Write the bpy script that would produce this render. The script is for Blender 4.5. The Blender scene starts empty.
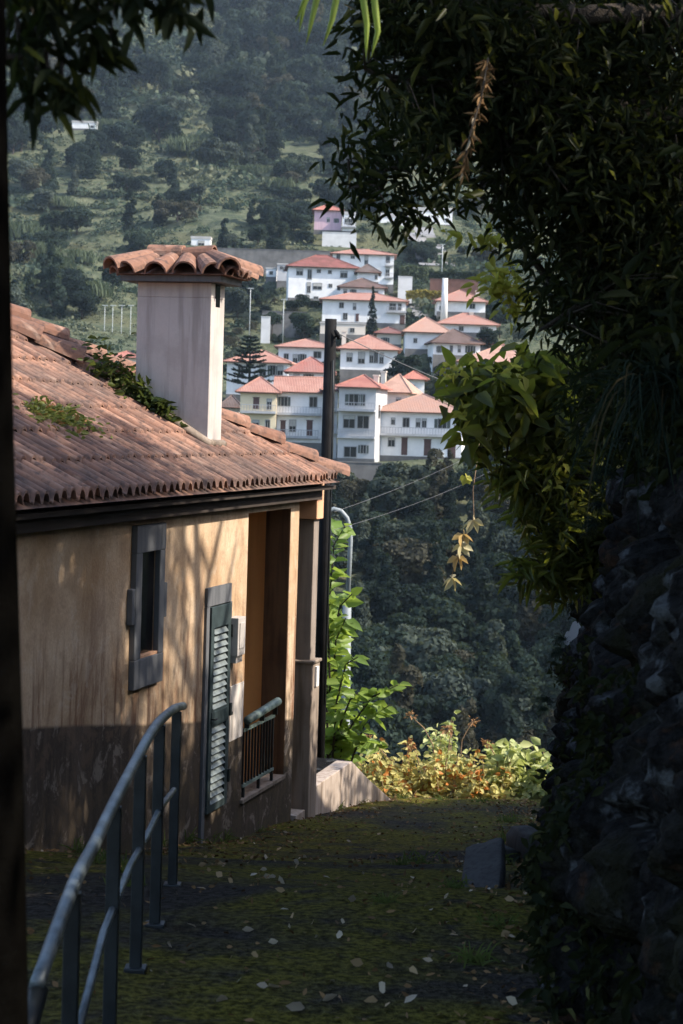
import bpy, math, random
import numpy as np
from mathutils import Vector, Matrix
rnd = random.Random(7); rng = np.random.default_rng(11)
sc = bpy.context.scene
C = sc.collection
rad = math.radians

# ------------------------------------------------------------------ camera
F = 2000.0
PITCH, ROLL = rad(2.55), rad(1.7)
RM = Matrix.Rotation(math.pi/2-PITCH, 3, 'X') @ Matrix.Rotation(ROLL, 3, 'Z')
def P(px, py, d):
    """world point seen at photo pixel (px,py) at distance d along +Y (used to measure real positions)"""
    r = RM @ Vector(((px-341.5)/F, -(py-512)/F, -1.0))
    return r*(d/r.y)
cam = bpy.data.cameras.new('camera'); camo = bpy.data.objects.new('camera', cam); C.objects.link(camo)
camo.matrix_world = RM.to_4x4()
cam.sensor_width = 36; cam.lens = F/1024*36; cam.clip_end = 6000; cam.clip_start = .05
cam.dof.use_dof = True; cam.dof.focus_distance = 18.5; cam.dof.aperture_fstop = 6.3
sc.camera = camo

# ------------------------------------------------------------------ numpy noise
def _h(i, j, s):
    v = np.sin(i*127.1 + j*311.7 + s*74.7)*43758.5453
    return v - np.floor(v)
def vn(x, y, s=0):
    xi, yi = np.floor(x), np.floor(y); fx, fy = x-xi, y-yi
    fx = fx*fx*(3-2*fx); fy = fy*fy*(3-2*fy)
    a, b, c, d = _h(xi, yi, s), _h(xi+1, yi, s), _h(xi, yi+1, s), _h(xi+1, yi+1, s)
    return (a*(1-fx)+b*fx)*(1-fy)+(c*(1-fx)+d*fx)*fy
def fbm(x, y, s=0, o=4):
    t = 0; a = .5
    for k in range(o):
        t = t + a*(vn(x, y, s+k*9)-.5)*2; x = x*2.03; y = y*2.03; a *= .5
    return t
def worley(x, y, s=0):
    xi, yi = np.floor(x), np.floor(y)
    f1 = np.full(np.shape(x), 9.); f2 = f1.copy(); idv = np.zeros(np.shape(x))
    for a in (-1, 0, 1):
        for b in (-1, 0, 1):
            cx, cy = xi+a, yi+b
            px = cx+.15+.7*_h(cx, cy, s+1); py = cy+.15+.7*_h(cx, cy, s+2)
            dd = np.hypot(px-x, py-y)
            m = dd < f1
            f2 = np.where(m, f1, np.minimum(f2, dd)); idv = np.where(m, _h(cx, cy, s+3), idv); f1 = np.where(m, dd, f1)
    return f1, f2, idv

# ------------------------------------------------------------------ object helpers
def mesh_np(name, V, Fc, smooth=False):
    me = bpy.data.meshes.new(name)
    me.from_pydata([tuple(v) for v in V], [], [tuple(int(i) for i in f) for f in Fc]) if not isinstance(V, np.ndarray) else _fast(me, V, Fc)
    if smooth: me.polygons.foreach_set('use_smooth', np.ones(len(me.polygons), bool))
    me.update(); return me
def _fast(me, V, Q):
    """V (n,3), Q (m,k) equal sized faces"""
    n, (m, k) = len(V), Q.shape
    me.vertices.add(n); me.vertices.foreach_set('co', np.ascontiguousarray(V, dtype=np.float32).ravel())
    me.loops.add(m*k); me.loops.foreach_set('vertex_index', np.ascontiguousarray(Q, dtype=np.int32).ravel())
    me.polygons.add(m); me.polygons.foreach_set('loop_start', np.arange(0, m*k, k, dtype=np.int32))
    me.update(calc_edges=True); me.validate()
def link(name, me, mat=None, parent=None, loc=None):
    o = bpy.data.objects.new(name, me); C.objects.link(o)
    if mat is not None and me is not None:
        for m in (mat if isinstance(mat, (list, tuple)) else [mat]): me.materials.append(m)
    if parent is not None: o.parent = parent
    if loc is not None: o.location = loc
    return o
def tag(o, label=None, cat=None, group=None, kind=None):
    if label: o['label'] = label
    if cat: o['category'] = cat
    if group: o['group'] = group
    if kind: o['kind'] = kind
    return o
def thing(name, label, cat, loc=(0, 0, 0), rz=0, group=None):
    o = bpy.data.objects.new(name, None); C.objects.link(o); o.empty_display_size = .2
    o.location = loc; o.rotation_euler = (0, 0, rz)
    return tag(o, label, cat, group)
class MB:
    def __init__(s): s.v = []; s.f = []; s.m = []; s.sm = []
    def add(s, vs, fs, mi=0, sm=False):
        o = len(s.v); s.v += [tuple(v) for v in vs]; s.f += [tuple(i+o for i in f) for f in fs]
        s.m += [mi]*len(fs); s.sm += [sm]*len(fs)
    def box(s, x0, x1, y0, y1, z0, z1, mi=0):
        vs = [(x, y, z) for z in (z0, z1) for x, y in ((x0, y0), (x1, y0), (x1, y1), (x0, y1))]
        s.add(vs, [(3, 2, 1, 0), (4, 5, 6, 7), (0, 1, 5, 4), (1, 2, 6, 5), (2, 3, 7, 6), (3, 0, 4, 7)], mi)
    def quad(s, a, b, c, d, mi=0): s.add([a, b, c, d], [(0, 1, 2, 3)], mi)
    def tube(s, pts, r, n=8, mi=0, cap=True):
        pts = [Vector(p) for p in pts]; k = len(pts)
        rs = r if isinstance(r, (list, tuple)) else [r]*k
        vs = []; fs = []; up = Vector((0.02, .03, 1))
        t0 = (pts[1]-pts[0]).normalized()
        if abs(t0.dot(up.normalized())) > .95: up = Vector((1, .1, 0))
        for i in range(k):
            t = (pts[min(i+1, k-1)]-pts[max(i-1, 0)]).normalized()
            a = t.cross(up)
            if a.length < 1e-4: a = t.cross(Vector((0, 1, 0)))
            a.normalize(); b = a.cross(t); up = b
            for j in range(n):
                an = 2*math.pi*j/n; vs.append(pts[i]+(a*math.cos(an)+b*math.sin(an))*rs[i])
        for i in range(k-1):
            for j in range(n):
                fs.append((i*n+j, i*n+(j+1) % n, (i+1)*n+(j+1) % n, (i+1)*n+j))
        if cap: fs += [tuple(range(n-1, -1, -1)), tuple((k-1)*n+j for j in range(n))]
        s.add(vs, fs, mi, True)
    def build(s, name, mat, parent=None, loc=None, bevel=0):
        me = bpy.data.meshes.new(name); me.from_pydata(s.v, [], s.f)
        o = link(name, me, mat, parent, loc)
        if any(s.m): me.polygons.foreach_set('material_index', s.m)
        me.polygons.foreach_set('use_smooth', s.sm); me.update()
        if bevel:
            b = o.modifiers.new('bevel', 'BEVEL'); b.width = bevel; b.segments = 2; b.limit_method = 'ANGLE'
        return o

# ------------------------------------------------------------------ materials
class NT:
    def __init__(s, name):
        s.mat = bpy.data.materials.new(name); s.mat.use_nodes = True
        s.n = s.mat.node_tree.nodes; s.l = s.mat.node_tree.links; s.n.clear()
        s.out = s.n.new('ShaderNodeOutputMaterial')
    def new(s, t, **k):
        n = s.n.new(t)
        for a, b in k.items():
            if hasattr(n, a): setattr(n, a, b)
            else: s.set(n, a, b)
        return n
    def set(s, n, key, val):
        i = n.inputs[key]
        if isinstance(val, bpy.types.NodeSocket): s.l.new(val, i)
        else: i.default_value = val
    def coords(s): return s.new('ShaderNodeTexCoord').outputs['Object']
    def mapping(s, v, scale=(1, 1, 1)):
        n = s.new('ShaderNodeMapping'); s.set(n, 'Vector', v); s.set(n, 'Scale', scale); return n.outputs[0]
    def noise(s, v, scale, detail=4, rough=.55, dist=0):
        n = s.new('ShaderNodeTexNoise'); s.set(n, 'Vector', v); s.set(n, 'Scale', scale); s.set(n, 'Detail', detail); s.set(n, 'Roughness', rough); s.set(n, 'Distortion', dist)
        return n.outputs['Fac']
    def ramp(s, f, a, b, lo=0., hi=1.):
        n = s.new('ShaderNodeMapRange'); n.interpolation_type = 'SMOOTHSTEP'
        s.set(n, 'Value', f); s.set(n, 'From Min', a); s.set(n, 'From Max', b); s.set(n, 'To Min', lo); s.set(n, 'To Max', hi); return n.outputs[0]
    def mix(s, f, a, b, mode='MIX'):
        n = s.new('ShaderNodeMix'); n.data_type = 'RGBA'; n.blend_type = mode
        s.set(n, 0, f)
        for k, v in ((6, a), (7, b)):
            if isinstance(v, (tuple, list)): v = (*v[:3], 1)
            s.set(n, k, v)
        return n.outputs[2]
    def math(s, op, a, b=0.):
        n = s.new('ShaderNodeMath'); n.operation = op; s.set(n, 0, a); s.set(n, 1, b); return n.outputs[0]
    def bsdf(s, col, rough=.8, bump=None, bs=.3, bd=.02, metal=0., spec=.3):
        b = s.new('ShaderNodeBsdfPrincipled')
        s.set(b, 'Base Color', (*col, 1) if isinstance(col, tuple) else col); s.set(b, 'Roughness', rough); s.set(b, 'Metallic', metal); s.set(b, 'Specular IOR Level', spec)
        if bump is not None:
            bn = s.new('ShaderNodeBump'); s.set(bn, 'Strength', bs); s.set(bn, 'Distance', bd); s.set(bn, 'Height', bump); s.l.new(bn.outputs[0], b.inputs['Normal'])
        s.l.new(b.outputs[0], s.out.inputs[0]); return s.mat
def simple(name, c, rough=.8, var=.25, scale=3., metal=0., bump=.15, bd=.01, dark=None, spec=.3):
    t = NT(name); co = t.coords(); n = t.noise(co, scale, 5); n2 = t.noise(co, scale*7, 3)
    d = dark or tuple(x*(1-var*1.6) for x in c)
    col = t.mix(t.ramp(n, .3, .7), d, c)
    col = t.mix(t.math('MULTIPLY', n2, .35), col, tuple(min(1, x*(1+var)) for x in c))
    return t.bsdf(col, rough, n2, bump, bd, metal, spec)
def leaf_mat(name, c1, c2, ct, trans=.4, gloss=.25, c3=None, p3=.9, island=True):
    t = NT(name)
    if island: r = t.new('ShaderNodeNewGeometry').outputs['Random Per Island']
    else: r = t.noise(t.coords(), 1.3)
    oi = t.new('ShaderNodeObjectInfo').outputs['Random']
    col = t.mix(r, c1, c2)
    col = t.mix(t.math('MULTIPLY', oi, .45), col, tuple((a+b)*.35 for a, b in zip(c1, c2)))
    if c3: col = t.mix(t.ramp(r, p3-.02, p3+.02), col, c3)
    tc = t.mix(r, ct, tuple(x*.7 for x in ct))
    if c3: tc = t.mix(t.ramp(r, p3-.02, p3+.02), tc, c3)
    b = t.new('ShaderNodeBsdfPrincipled'); t.set(b, 'Base Color', col); t.set(b, 'Roughness', .45 if gloss > .15 else .8); t.set(b, 'Specular IOR Level', gloss)
    tr = t.new('ShaderNodeBsdfTranslucent'); t.set(tr, 'Color', tc)
    m = t.new('ShaderNodeMixShader'); t.set(m, 0, trans); t.l.new(b.outputs[0], m.inputs[1]); t.l.new(tr.outputs[0], m.inputs[2])
    t.l.new(m.outputs[0], t.out.inputs[0]); return t.mat
def far_leaf(name, c1, c2, ct, sc=.9, c3=None):
    t = NT(name); co = t.coords(); n = t.noise(co, sc, 3); n2 = t.noise(co, sc*.22, 4); oi = t.new('ShaderNodeObjectInfo').outputs['Random']; r = t.new('ShaderNodeNewGeometry').outputs['Random Per Island']
    col = t.mix(t.ramp(n, .33, .67), c1, c2); col = t.mix(t.math('MULTIPLY', r, .3), col, tuple(x*1.5 for x in c2))
    col = t.mix(t.math('MULTIPLY', oi, .55), col, tuple(x*.7 for x in c1))
    if c3: col = t.mix(t.ramp(n2, .50, .62), col, c3)
    b = t.new('ShaderNodeBsdfPrincipled'); t.set(b, 'Base Color', col); t.set(b, 'Roughness', .8); t.set(b, 'Specular IOR Level', .1)
    tr = t.new('ShaderNodeBsdfTranslucent'); t.set(tr, 'Color', (*ct, 1)); m = t.new('ShaderNodeMixShader'); t.set(m, 0, .18); t.l.new(b.outputs[0], m.inputs[1]); t.l.new(tr.outputs[0], m.inputs[2]); t.l.new(m.outputs[0], t.out.inputs[0]); return t.mat
M = {}
def plaster():
    t = NT('house_plaster'); co = t.coords()
    sep = t.new('ShaderNodeSeparateXYZ'); t.set(sep, 0, co)
    n1 = t.noise(co, 1.1, 5); st = t.noise(t.mapping(co, (1.8, 1.8, .45)), 1.5, 8, .7, 1.8); st2 = t.noise(t.mapping(co, (7, 7, .55)), 1.2, 6, .7, .8); fine = t.noise(co, 38, 4)
    base = t.mix(t.ramp(n1, .3, .7), (.39, .255, .145), (.57, .43, .30))
    low = t.ramp(sep.outputs[2], 3.2, 1.1)
    f = t.math('MULTIPLY', t.ramp(st, .46, .66), t.math('ADD', t.math('MULTIPLY', low, .8), .22))
    base = t.mix(f, base, (.15, .06, .03))
    base = t.mix(t.math('MULTIPLY', t.ramp(st2, .55, .8), .15), base, (.24, .17, .13))
    st3 = t.noise(t.mapping(co, (4.5, 4.5, .28)), 1.3, 7, .7, 1.0)
    rz = t.math('MULTIPLY', t.ramp(sep.outputs[2], 2.75, 2.0), t.ramp(st3, .50, .66)); base = t.mix(t.math('MULTIPLY', rz, .8), base, (.135, .05, .025))
    # painted dado that steps down with the lane
    dv = t.math('ADD', t.math('MULTIPLY', sep.outputs[0], .128), sep.outputs[2])
    dv = t.math('ADD', dv, t.math('MULTIPLY', t.math('SUBTRACT', n1, .5), .05))
    dado = t.mix(t.ramp(st, .35, .7), (.05, .037, .028), (.105, .078, .06))
    moss = t.math('MULTIPLY', t.ramp(dv, 1.15, .35), t.ramp(n1, .4, .6))
    dado = t.mix(t.math('MULTIPLY', moss, .7), dado, (.05, .06, .02))
    col = t.mix(t.ramp(dv, 2.0, 1.96), base, dado)
    patch = t.noise(co, 3.2, 8, .72, .6)
    col = t.mix(t.math('MULTIPLY', t.ramp(patch, .50, .60), .30), col, (.23, .15, .10)); col = t.mix(t.math('MULTIPLY', t.ramp(patch, .46, .38), .25), col, (.60, .52, .43))
    splash = t.math('MULTIPLY', t.ramp(sep.outputs[2], 1.9, .6), t.ramp(patch, .4, .6)); col = t.mix(t.math('MULTIPLY', splash, .5), col, (.035, .035, .018))
    grime = t.ramp(fine, .35, .75)
    col = t.mix(t.math('MULTIPLY', grime, .22), col, (.1, .08, .06))
    return t.bsdf(col, .9, t.math('ADD', t.math('MULTIPLY', fine, .5), n1), .35, .02, spec=.15)
M['plaster'] = plaster()
def tiles(name, dusty=.9):
    t = NT(name); co = t.coords(); r = t.new('ShaderNodeNewGeometry').outputs['Random Per Island']
    n = t.noise(co, 1.0, 6, .65); n2 = t.noise(co, 13, 5, .65); n3 = t.noise(t.mapping(co, (9, 2, 2)), 2.2, 4)
    col = t.mix(r, (.155, .078, .055), (.35, .195, .135))
    col = t.mix(t.math('MULTIPLY', t.ramp(n, .38, .66), dusty), col, (.11, .078, .068))
    col = t.mix(t.math('MULTIPLY', t.ramp(n2, .46, .68), .85), col, (.07, .05, .045))
    col = t.mix(t.math('MULTIPLY', t.ramp(n3, .55, .8), .5), col, (.46, .34, .27))
    return t.bsdf(col, .88, n2, .5, .012, spec=.2)
M['tile'] = tiles('terracotta_tile'); M['ridge_tile'] = tiles('ridge_tile_clay', .35)
def streaky(name, c, d, rough=.85, sc=3.0, b=.25):
    t = NT(name); co = t.coords(); n = t.noise(co, sc, 5); st = t.noise(t.mapping(co, (8, 8, .6)), sc*.6, 4); f = t.noise(co, sc*14, 3)
    col = t.mix(t.ramp(st, .42, .72), c, d); col = t.mix(t.math('MULTIPLY', t.ramp(n, .45, .7), .5), col, d)
    col = t.mix(t.math('MULTIPLY', f, .2), col, tuple(x*.6 for x in d))
    return t.bsdf(col, rough, t.math('ADD', n, t.math('MULTIPLY', f, .3)), b, .015, spec=.2)
M['chimney'] = streaky('chimney_render', (.48, .435, .41), (.33, .295, .275))
M['stone'] = streaky('grey_basalt', (.135, .14, .15), (.085, .09, .10))
M['concrete'] = streaky('stained_concrete', (.27, .22, .18), (.13, .10, .075))
M['palewall'] = streaky('pale_render', (.42, .35, .30), (.22, .17, .13))
M['orange'] = streaky('orange_render', (.74, .44, .18), (.60, .33, .13), sc=1.2)
M['darkpost'] = streaky('stained_shaded_pillar', (.13, .075, .04), (.055, .03, .017))
M['column'] = streaky('grey_brown_column', (.26, .22, .19), (.16, .13, .11))
M['beam'] = streaky('peach_render', (.62, .36, .22), (.5, .28, .17), sc=1.0)
M['soffit'] = simple('soffit_wood_with_shade', (.045, .035, .03), .9)
M['shutter'] = simple('teal_paint', (.04, .058, .062), .55, .3, 8)
M['slat'] = simple('skylit_teal_paint', (.17, .20, .205), .55, .3, 6)  # shutter paint lightened for the sky light on the tilted slats
M['iron'] = simple('dark_iron', (.018, .022, .024), .45, .4, 10)
M['greenrail'] = simple('grey_green_rail_paint', (.14, .19, .18), .45, .3, 9)
M['steel'] = simple('galvanised_steel', (.125, .15, .165), .42, .45, 9, metal=.4)
M['lampsteel'] = simple('lamp_paint', (.22, .25, .265), .5, .2, 3)
M['pole'] = simple('tarred_pole', (.010, .010, .011), .75, .4, 6, spec=.1)
M['box'] = simple('box_plastic', (.45, .42, .40), .5, .15, 5)
M['white'] = simple('white_plastic', (.75, .75, .74), .5, .1, 5)
M['panel'] = streaky('panel_paint', (.55, .52, .49), (.42, .36, .31))
M['black'] = simple('dark_glass_and_voids', (.004, .004, .005), .25, .1, 2, bump=0)
M['bark'] = simple('bark', (.06, .048, .038), .95, .45, 14, bump=.7, bd=.03)
M['twig'] = simple('dry_twig', (.30, .20, .12), .9, .3, 12)
def pathmat():
    t = NT('mossy_lane'); co = t.coords()
    n = t.noise(co, .55, 6, .6, .3); n2 = t.noise(co, 3.4, 6, .65); n3 = t.noise(co, 24, 4, .6); n4 = t.noise(co, 90, 2)
    asp = t.mix(t.ramp(n3, .35, .7), (.014, .012, .010), (.055, .048, .041))
    asp = t.mix(t.math('MULTIPLY', t.ramp(n4, .58, .7), .55), asp, (.10, .09, .08))
    mo = t.mix(t.ramp(n3, .3, .7), (.022, .021, .004), (.150, .130, .024))
    f = t.math('MULTIPLY', t.ramp(n, .37, .55), t.ramp(n2, .30, .52))
    col = t.mix(f, asp, mo)
    col = t.mix(t.math('MULTIPLY', t.ramp(n2, .60, .74), .5), col, (.035, .022, .014))
    return t.bsdf(col, .92, t.math('ADD', n3, t.math('MULTIPLY', n2, 1.4)), 1.0, .05, spec=.04)
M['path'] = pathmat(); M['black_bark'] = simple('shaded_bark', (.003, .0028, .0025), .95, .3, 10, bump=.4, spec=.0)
def rockmat():
    t = NT('mossy_rock'); co = t.coords()
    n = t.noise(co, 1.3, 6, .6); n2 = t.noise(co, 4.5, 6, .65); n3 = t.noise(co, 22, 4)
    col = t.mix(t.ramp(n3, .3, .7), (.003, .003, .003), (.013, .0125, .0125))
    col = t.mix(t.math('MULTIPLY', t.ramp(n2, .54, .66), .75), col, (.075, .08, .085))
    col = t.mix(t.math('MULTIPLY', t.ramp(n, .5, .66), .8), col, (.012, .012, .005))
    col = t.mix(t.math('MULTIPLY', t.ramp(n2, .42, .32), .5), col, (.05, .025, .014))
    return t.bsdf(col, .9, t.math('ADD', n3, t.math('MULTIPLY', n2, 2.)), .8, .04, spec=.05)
M['rock'] = rockmat()
def hillmat():
    t = NT('hillside_ground'); co = t.coords()
    n = t.noise(co, .045, 6, .6); n2 = t.noise(co, .35, 5, .65); n3 = t.noise(co, 1.6, 4)
    col = t.mix(t.ramp(n2, .35, .65), (.040, .055, .032), (.095, .105, .065))
    col = t.mix(t.math('MULTIPLY', t.ramp(n, .46, .64), .75), col, (.085, .085, .045))
    col = t.mix(t.math('MULTIPLY', t.ramp(n3, .55, .75), .5), col, (.08, .065, .04))
    return t.bsdf(col, .95, n3, .8, .6, spec=.1)
M['hill'] = hillmat()
M['road'] = simple('village_road', (.19, .19, .195), .9, .15, .3)
M['retain'] = simple('retaining_wall', (.16, .155, .15), .9, .3, .6)
M['redfence'] = simple('red_brown_bank', (.14, .075, .06), .9, .3, .6)
M['post'] = simple('mast_paint', (.42, .45, .46), .6, .1, .6)
M['palepost'] = simple('pale_block', (.62, .62, .62), .8, .12, .6)

# ------------------------------------------------------------------ light, sky, air
SUN_EL, SUN_DIR = rad(41), Vector((.97, -.245, 0)).normalized()
w = bpy.data.worlds.new('World'); sc.world = w; w.use_nodes = True
nt = w.node_tree; bg = nt.nodes['Background']; sky = nt.nodes.new('ShaderNodeTexSky'); sky.sky_type = 'NISHITA'
sky.sun_disc = False; sky.sun_elevation = SUN_EL; sky.sun_rotation = math.atan2(SUN_DIR.x, SUN_DIR.y)
sky.air_density = 1.0; sky.dust_density = 1.8; sky.ozone_density = 1.1
nt.links.new(sky.outputs[0], bg.inputs[0]); bg.inputs[1].default_value = .15
sun = bpy.data.lights.new('sun', 'SUN'); so = bpy.data.objects.new('sun', sun); C.objects.link(so)
sun.energy = 3.15; sun.angle = rad(.8); sun.color = (1, .90, .76)
sdir = Vector((SUN_DIR.x*math.cos(SUN_EL), SUN_DIR.y*math.cos(SUN_EL), math.sin(SUN_EL)))
so.rotation_euler = sdir.to_track_quat('Z', 'Y').to_euler(); so.location = (60, -10, 60)
sc.view_settings.view_transform = 'Standard'; sc.view_settings.look = 'None'; sc.view_settings.exposure = 1.45; sc.view_settings.gamma = 1

def haze():
    t = NT('pale_air'); v = t.new('ShaderNodeVolumePrincipled'); t.set(v, 'Color', (.62, .80, 1.0, 1)); t.set(v, 'Density', .00008); t.set(v, 'Anisotropy', .1)
    t.l.new(v.outputs[0], t.out.inputs['Volume'])
    b = MB(); b.box(-440, 440, -60, 1210, -45, 500); o = b.build('haze', t.mat); o['kind'] = 'stuff'; o['label'] = 'thin pale blue air over the valley'; o['category'] = 'haze'
haze()

# ------------------------------------------------------------------ foliage builders
def leaves_mesh(pos, dirs, L, W, fold=.25, curl=.25, seed=0):
    """one pointed leaf per row: 6 verts, two folded quads"""
    r = np.random.default_rng(seed); n = len(pos)
    d = dirs/np.maximum(np.linalg.norm(dirs, axis=1, keepdims=True), 1e-6)
    q = r.normal(size=(n, 3)); s = np.cross(d, q); s /= np.maximum(np.linalg.norm(s, axis=1, keepdims=True), 1e-6)
    up = np.cross(s, d); fl = up[:, 2] < 0; up[fl] *= -1
    L = (np.ones(n)*L)[:, None]; W = (np.ones(n)*W)[:, None]
    def pt(a, b, c): return pos + d*L*a + s*W*b + up*(c*L)
    V = np.stack([pt(0, 0, 0), pt(.32, .5, fold*.3), pt(.68, .38, fold*.2-curl*.35), pt(1, 0, -curl), pt(.68, -.38, fold*.2-curl*.35), pt(.32, -.5, fold*.3)], 1).reshape(-1, 3)
    b = (np.arange(n)*6)[:, None]
    Q = np.concatenate([b+np.array([[0, 1, 2, 3]]), b+np.array([[0, 3, 4, 5]])], 0)
    return V, Q
def whorls(centres, k, L, asp, droop=.35, seed=0, spread=.04, axis=None):
    """k leaves radiating at every twig end"""
    r = np.random.default_rng(seed); n = len(centres)
    c = np.repeat(centres, k, 0)
    dr = r.normal(size=(n*k, 3)); dr[:, 2] *= .7; dr /= np.linalg.norm(dr, axis=1, keepdims=True)
    if axis is not None: dr = dr*.8 + np.repeat(axis, k, 0)
    dr[:, 2] -= droop
    c = c + r.normal(size=c.shape)*spread
    l = L*r.uniform(.65, 1.2, n*k)
    return leaves_mesh(c, dr, l, l*asp, seed=seed+1)
def join(parts):
    Vs = []; Qs = []; o = 0
    for V, Q in parts: Vs.append(V); Qs.append(Q+o); o += len(V)
    return np.concatenate(Vs), np.concatenate(Qs)
def crown_quads(lobes, n, size, seed, inner=.55):
    """leaf clumps as small bent quads spread through the outer volume of uneven lobes"""
    r = np.random.default_rng(seed); lobes = np.array(lobes); wgt = lobes[:, 3]*lobes[:, 4]; idx = r.choice(len(lobes), n, p=wgt/wgt.sum())
    u = r.normal(size=(n, 3)); u /= np.linalg.norm(u, axis=1, keepdims=True); u[:, 2] = np.where(u[:, 2] < -.35, -u[:, 2], u[:, 2])
    rad_ = r.uniform(inner, 1.08, n)**.6
    L = lobes[idx]; p = L[:, :3]+u*np.stack([L[:, 3], L[:, 3], L[:, 4]], 1)*rad_[:, None]
    nrm = u+r.normal(size=(n, 3))*.55; nrm /= np.linalg.norm(nrm, axis=1, keepdims=True)
    a = np.cross(nrm, r.normal(size=(n, 3))); a /= np.linalg.norm(a, axis=1, keepdims=True); b = np.cross(nrm, a)
    sz = (size*r.uniform(.5, 1.3, n))[:, None]
    V = np.stack([p-a*sz*.5, p+b*sz*.32+nrm*sz*.1, p+a*sz*.5-nrm*sz*.12, p-b*sz*.32], 1).reshape(-1, 3)
    return V, np.arange(n*4).reshape(-1, 4)

# ------------------------------------------------------------------ lane and terrain
DY = np.array([-6, 0, 5, 8, 9.2, 11.4, 14, 16, 18.6, 19.7, 21.6, 25.2, 26.3, 27.2, 29.5, 40.])
DH = np.array([1.5, 1.75, 2.3, 2.50, 2.54, 2.70, 3.10, 3.55, 3.97, 4.13, 4.34, 4.78, 4.92, 5.10, 6.2, 14.])
def gz(x, y): return -np.interp(y, DY, DH)
FY = np.array([-60, 0, 26, 33, 46, 70, 120, 150, 185, 205, 220, 233, 241, 248, 270, 290, 312, 328, 344, 356, 369, 390, 420, 475, 525, 650, 750, 875, 1000, 1250, 1600])
FH = np.array([0., -3.2, -6.4, -9.5, -18, -29, -37, -33, -22, -15.5, -11.5, -8.2, -6, -4.6, 0., 4., 9., 12.5, 16, 17.9, 20, 24, 30, 42, 52, 89, 129, 185, 245, 370, 480])
PADS = []   # (x,y,z,radius) house platforms
def H(x, y):
    x = np.asarray(x, float); y = np.asarray(y, float)
    z = np.interp(y, FY, FH)
    amp = np.clip((y-90)/300, 0, 1)
    z = z + amp*(fbm(x*.012+3, y*.012, 5)*9 + fbm(x*.05, y*.05, 8)*2.0)*np.clip((y-200)/100, .25, 1)
    z = z + np.clip(-x-60, 0, 400)*.05*amp
    # terraces on the upper slopes
    st = 5.0; q = z/st; tz = (np.floor(q)+np.clip((q-np.floor(q)-.55)/.45, 0, 1))*st
    ta = np.clip((y-330)/60, 0, 1)*np.clip(vn(x*.01+7, y*.008, 3)*2.2-.6, 0, 1)
    z = z*(1-ta*.75)+tz*ta*.75
    # unseen spur added on the right to shade the wood below the village
    sp = np.clip((x-48-np.abs(y-165)*.10)/95, 0, 1)**.85*np.exp(-((y-160)/78)**4)*128
    z = z+sp
    # ridge added on the far right to shade the upper right slope
    z = z+np.clip((x-40)/220, 0, 1)**1.2*np.exp(-((y-1010)/200)**2)*60
    nw = np.zeros_like(z); ns = np.zeros_like(z)
    for (a, b, c, r) in PADS:
        wgt = np.exp(-(((x-a)**2+(y-b)**2)/(r*r))**2)*1.0
        ns = ns+wgt*c; nw = nw+wgt
    z = np.where(nw > 1e-3, (z*np.maximum(0, 1-nw)+ns)/np.maximum(1, nw+np.maximum(0, 1-nw)*1), z)
    near = np.clip((46-y)/10, 0, 1)
    z = np.where(y < 29, np.minimum(z, gz(x, y)-.7), z)
    return z
GX = np.arange(-430, 431, 3.); GY = np.arange(95, 1206, 2.5); GZ = None
def sampleH(x, y):
    fx = np.clip((x+430)/3., 0, len(GX)-1.001); fy = np.clip((y-95)/2.5, 0, len(GY)-1.001); i = fx.astype(int); j = fy.astype(int); u = fx-i; v = fy-j
    return (GZ[j, i]*(1-u)+GZ[j, i+1]*u)*(1-v)+(GZ[j+1, i]*(1-u)+GZ[j+1, i+1]*u)*v
RY = np.concatenate([np.arange(100, 500, 1.5), np.arange(500, 1190, 4.)])
def ray_batch(px, py):
    global GZ
    if GZ is None: GZ = H(*np.meshgrid(GX, GY))
    R3 = np.array(RM); d = np.stack([(px-341.5)/F, -(py-512)/F, -np.ones(len(px))], 1)@R3.T; d = d/d[:, 1:2]
    hh = sampleH(d[:, :1]*RY[None], np.broadcast_to(RY[None], (len(px), len(RY))))-d[:, 2:]*RY[None]
    k = np.argmax(hh > 0, 1); ok = hh[np.arange(len(px)), k] > 0; y = RY[k]; x = d[:, 0]*y
    return x, y, sampleH(x, y), ok
def ray_ground(px, py):
    x, y, z, ok = ray_batch(np.array([float(px)]), np.array([float(py)]))
    return (float(x[0]), float(y[0]), float(z[0])) if ok[0] else None
def ray_ground_old(px, py):
    r = RM @ Vector(((px-341.5)/F, -(py-512)/F, -1.0)); r = r/r.y
    ys = np.concatenate([np.arange(100, 500, 1.5), np.arange(500, 1400, 4.)]); hh = H(r.x*ys, ys)-r.z*ys
    k = np.argmax(hh > 0)
    if hh[k] <= 0: return None
    return r.x*ys[k], ys[k], float(H(r.x*ys[k], ys[k]))

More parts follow.
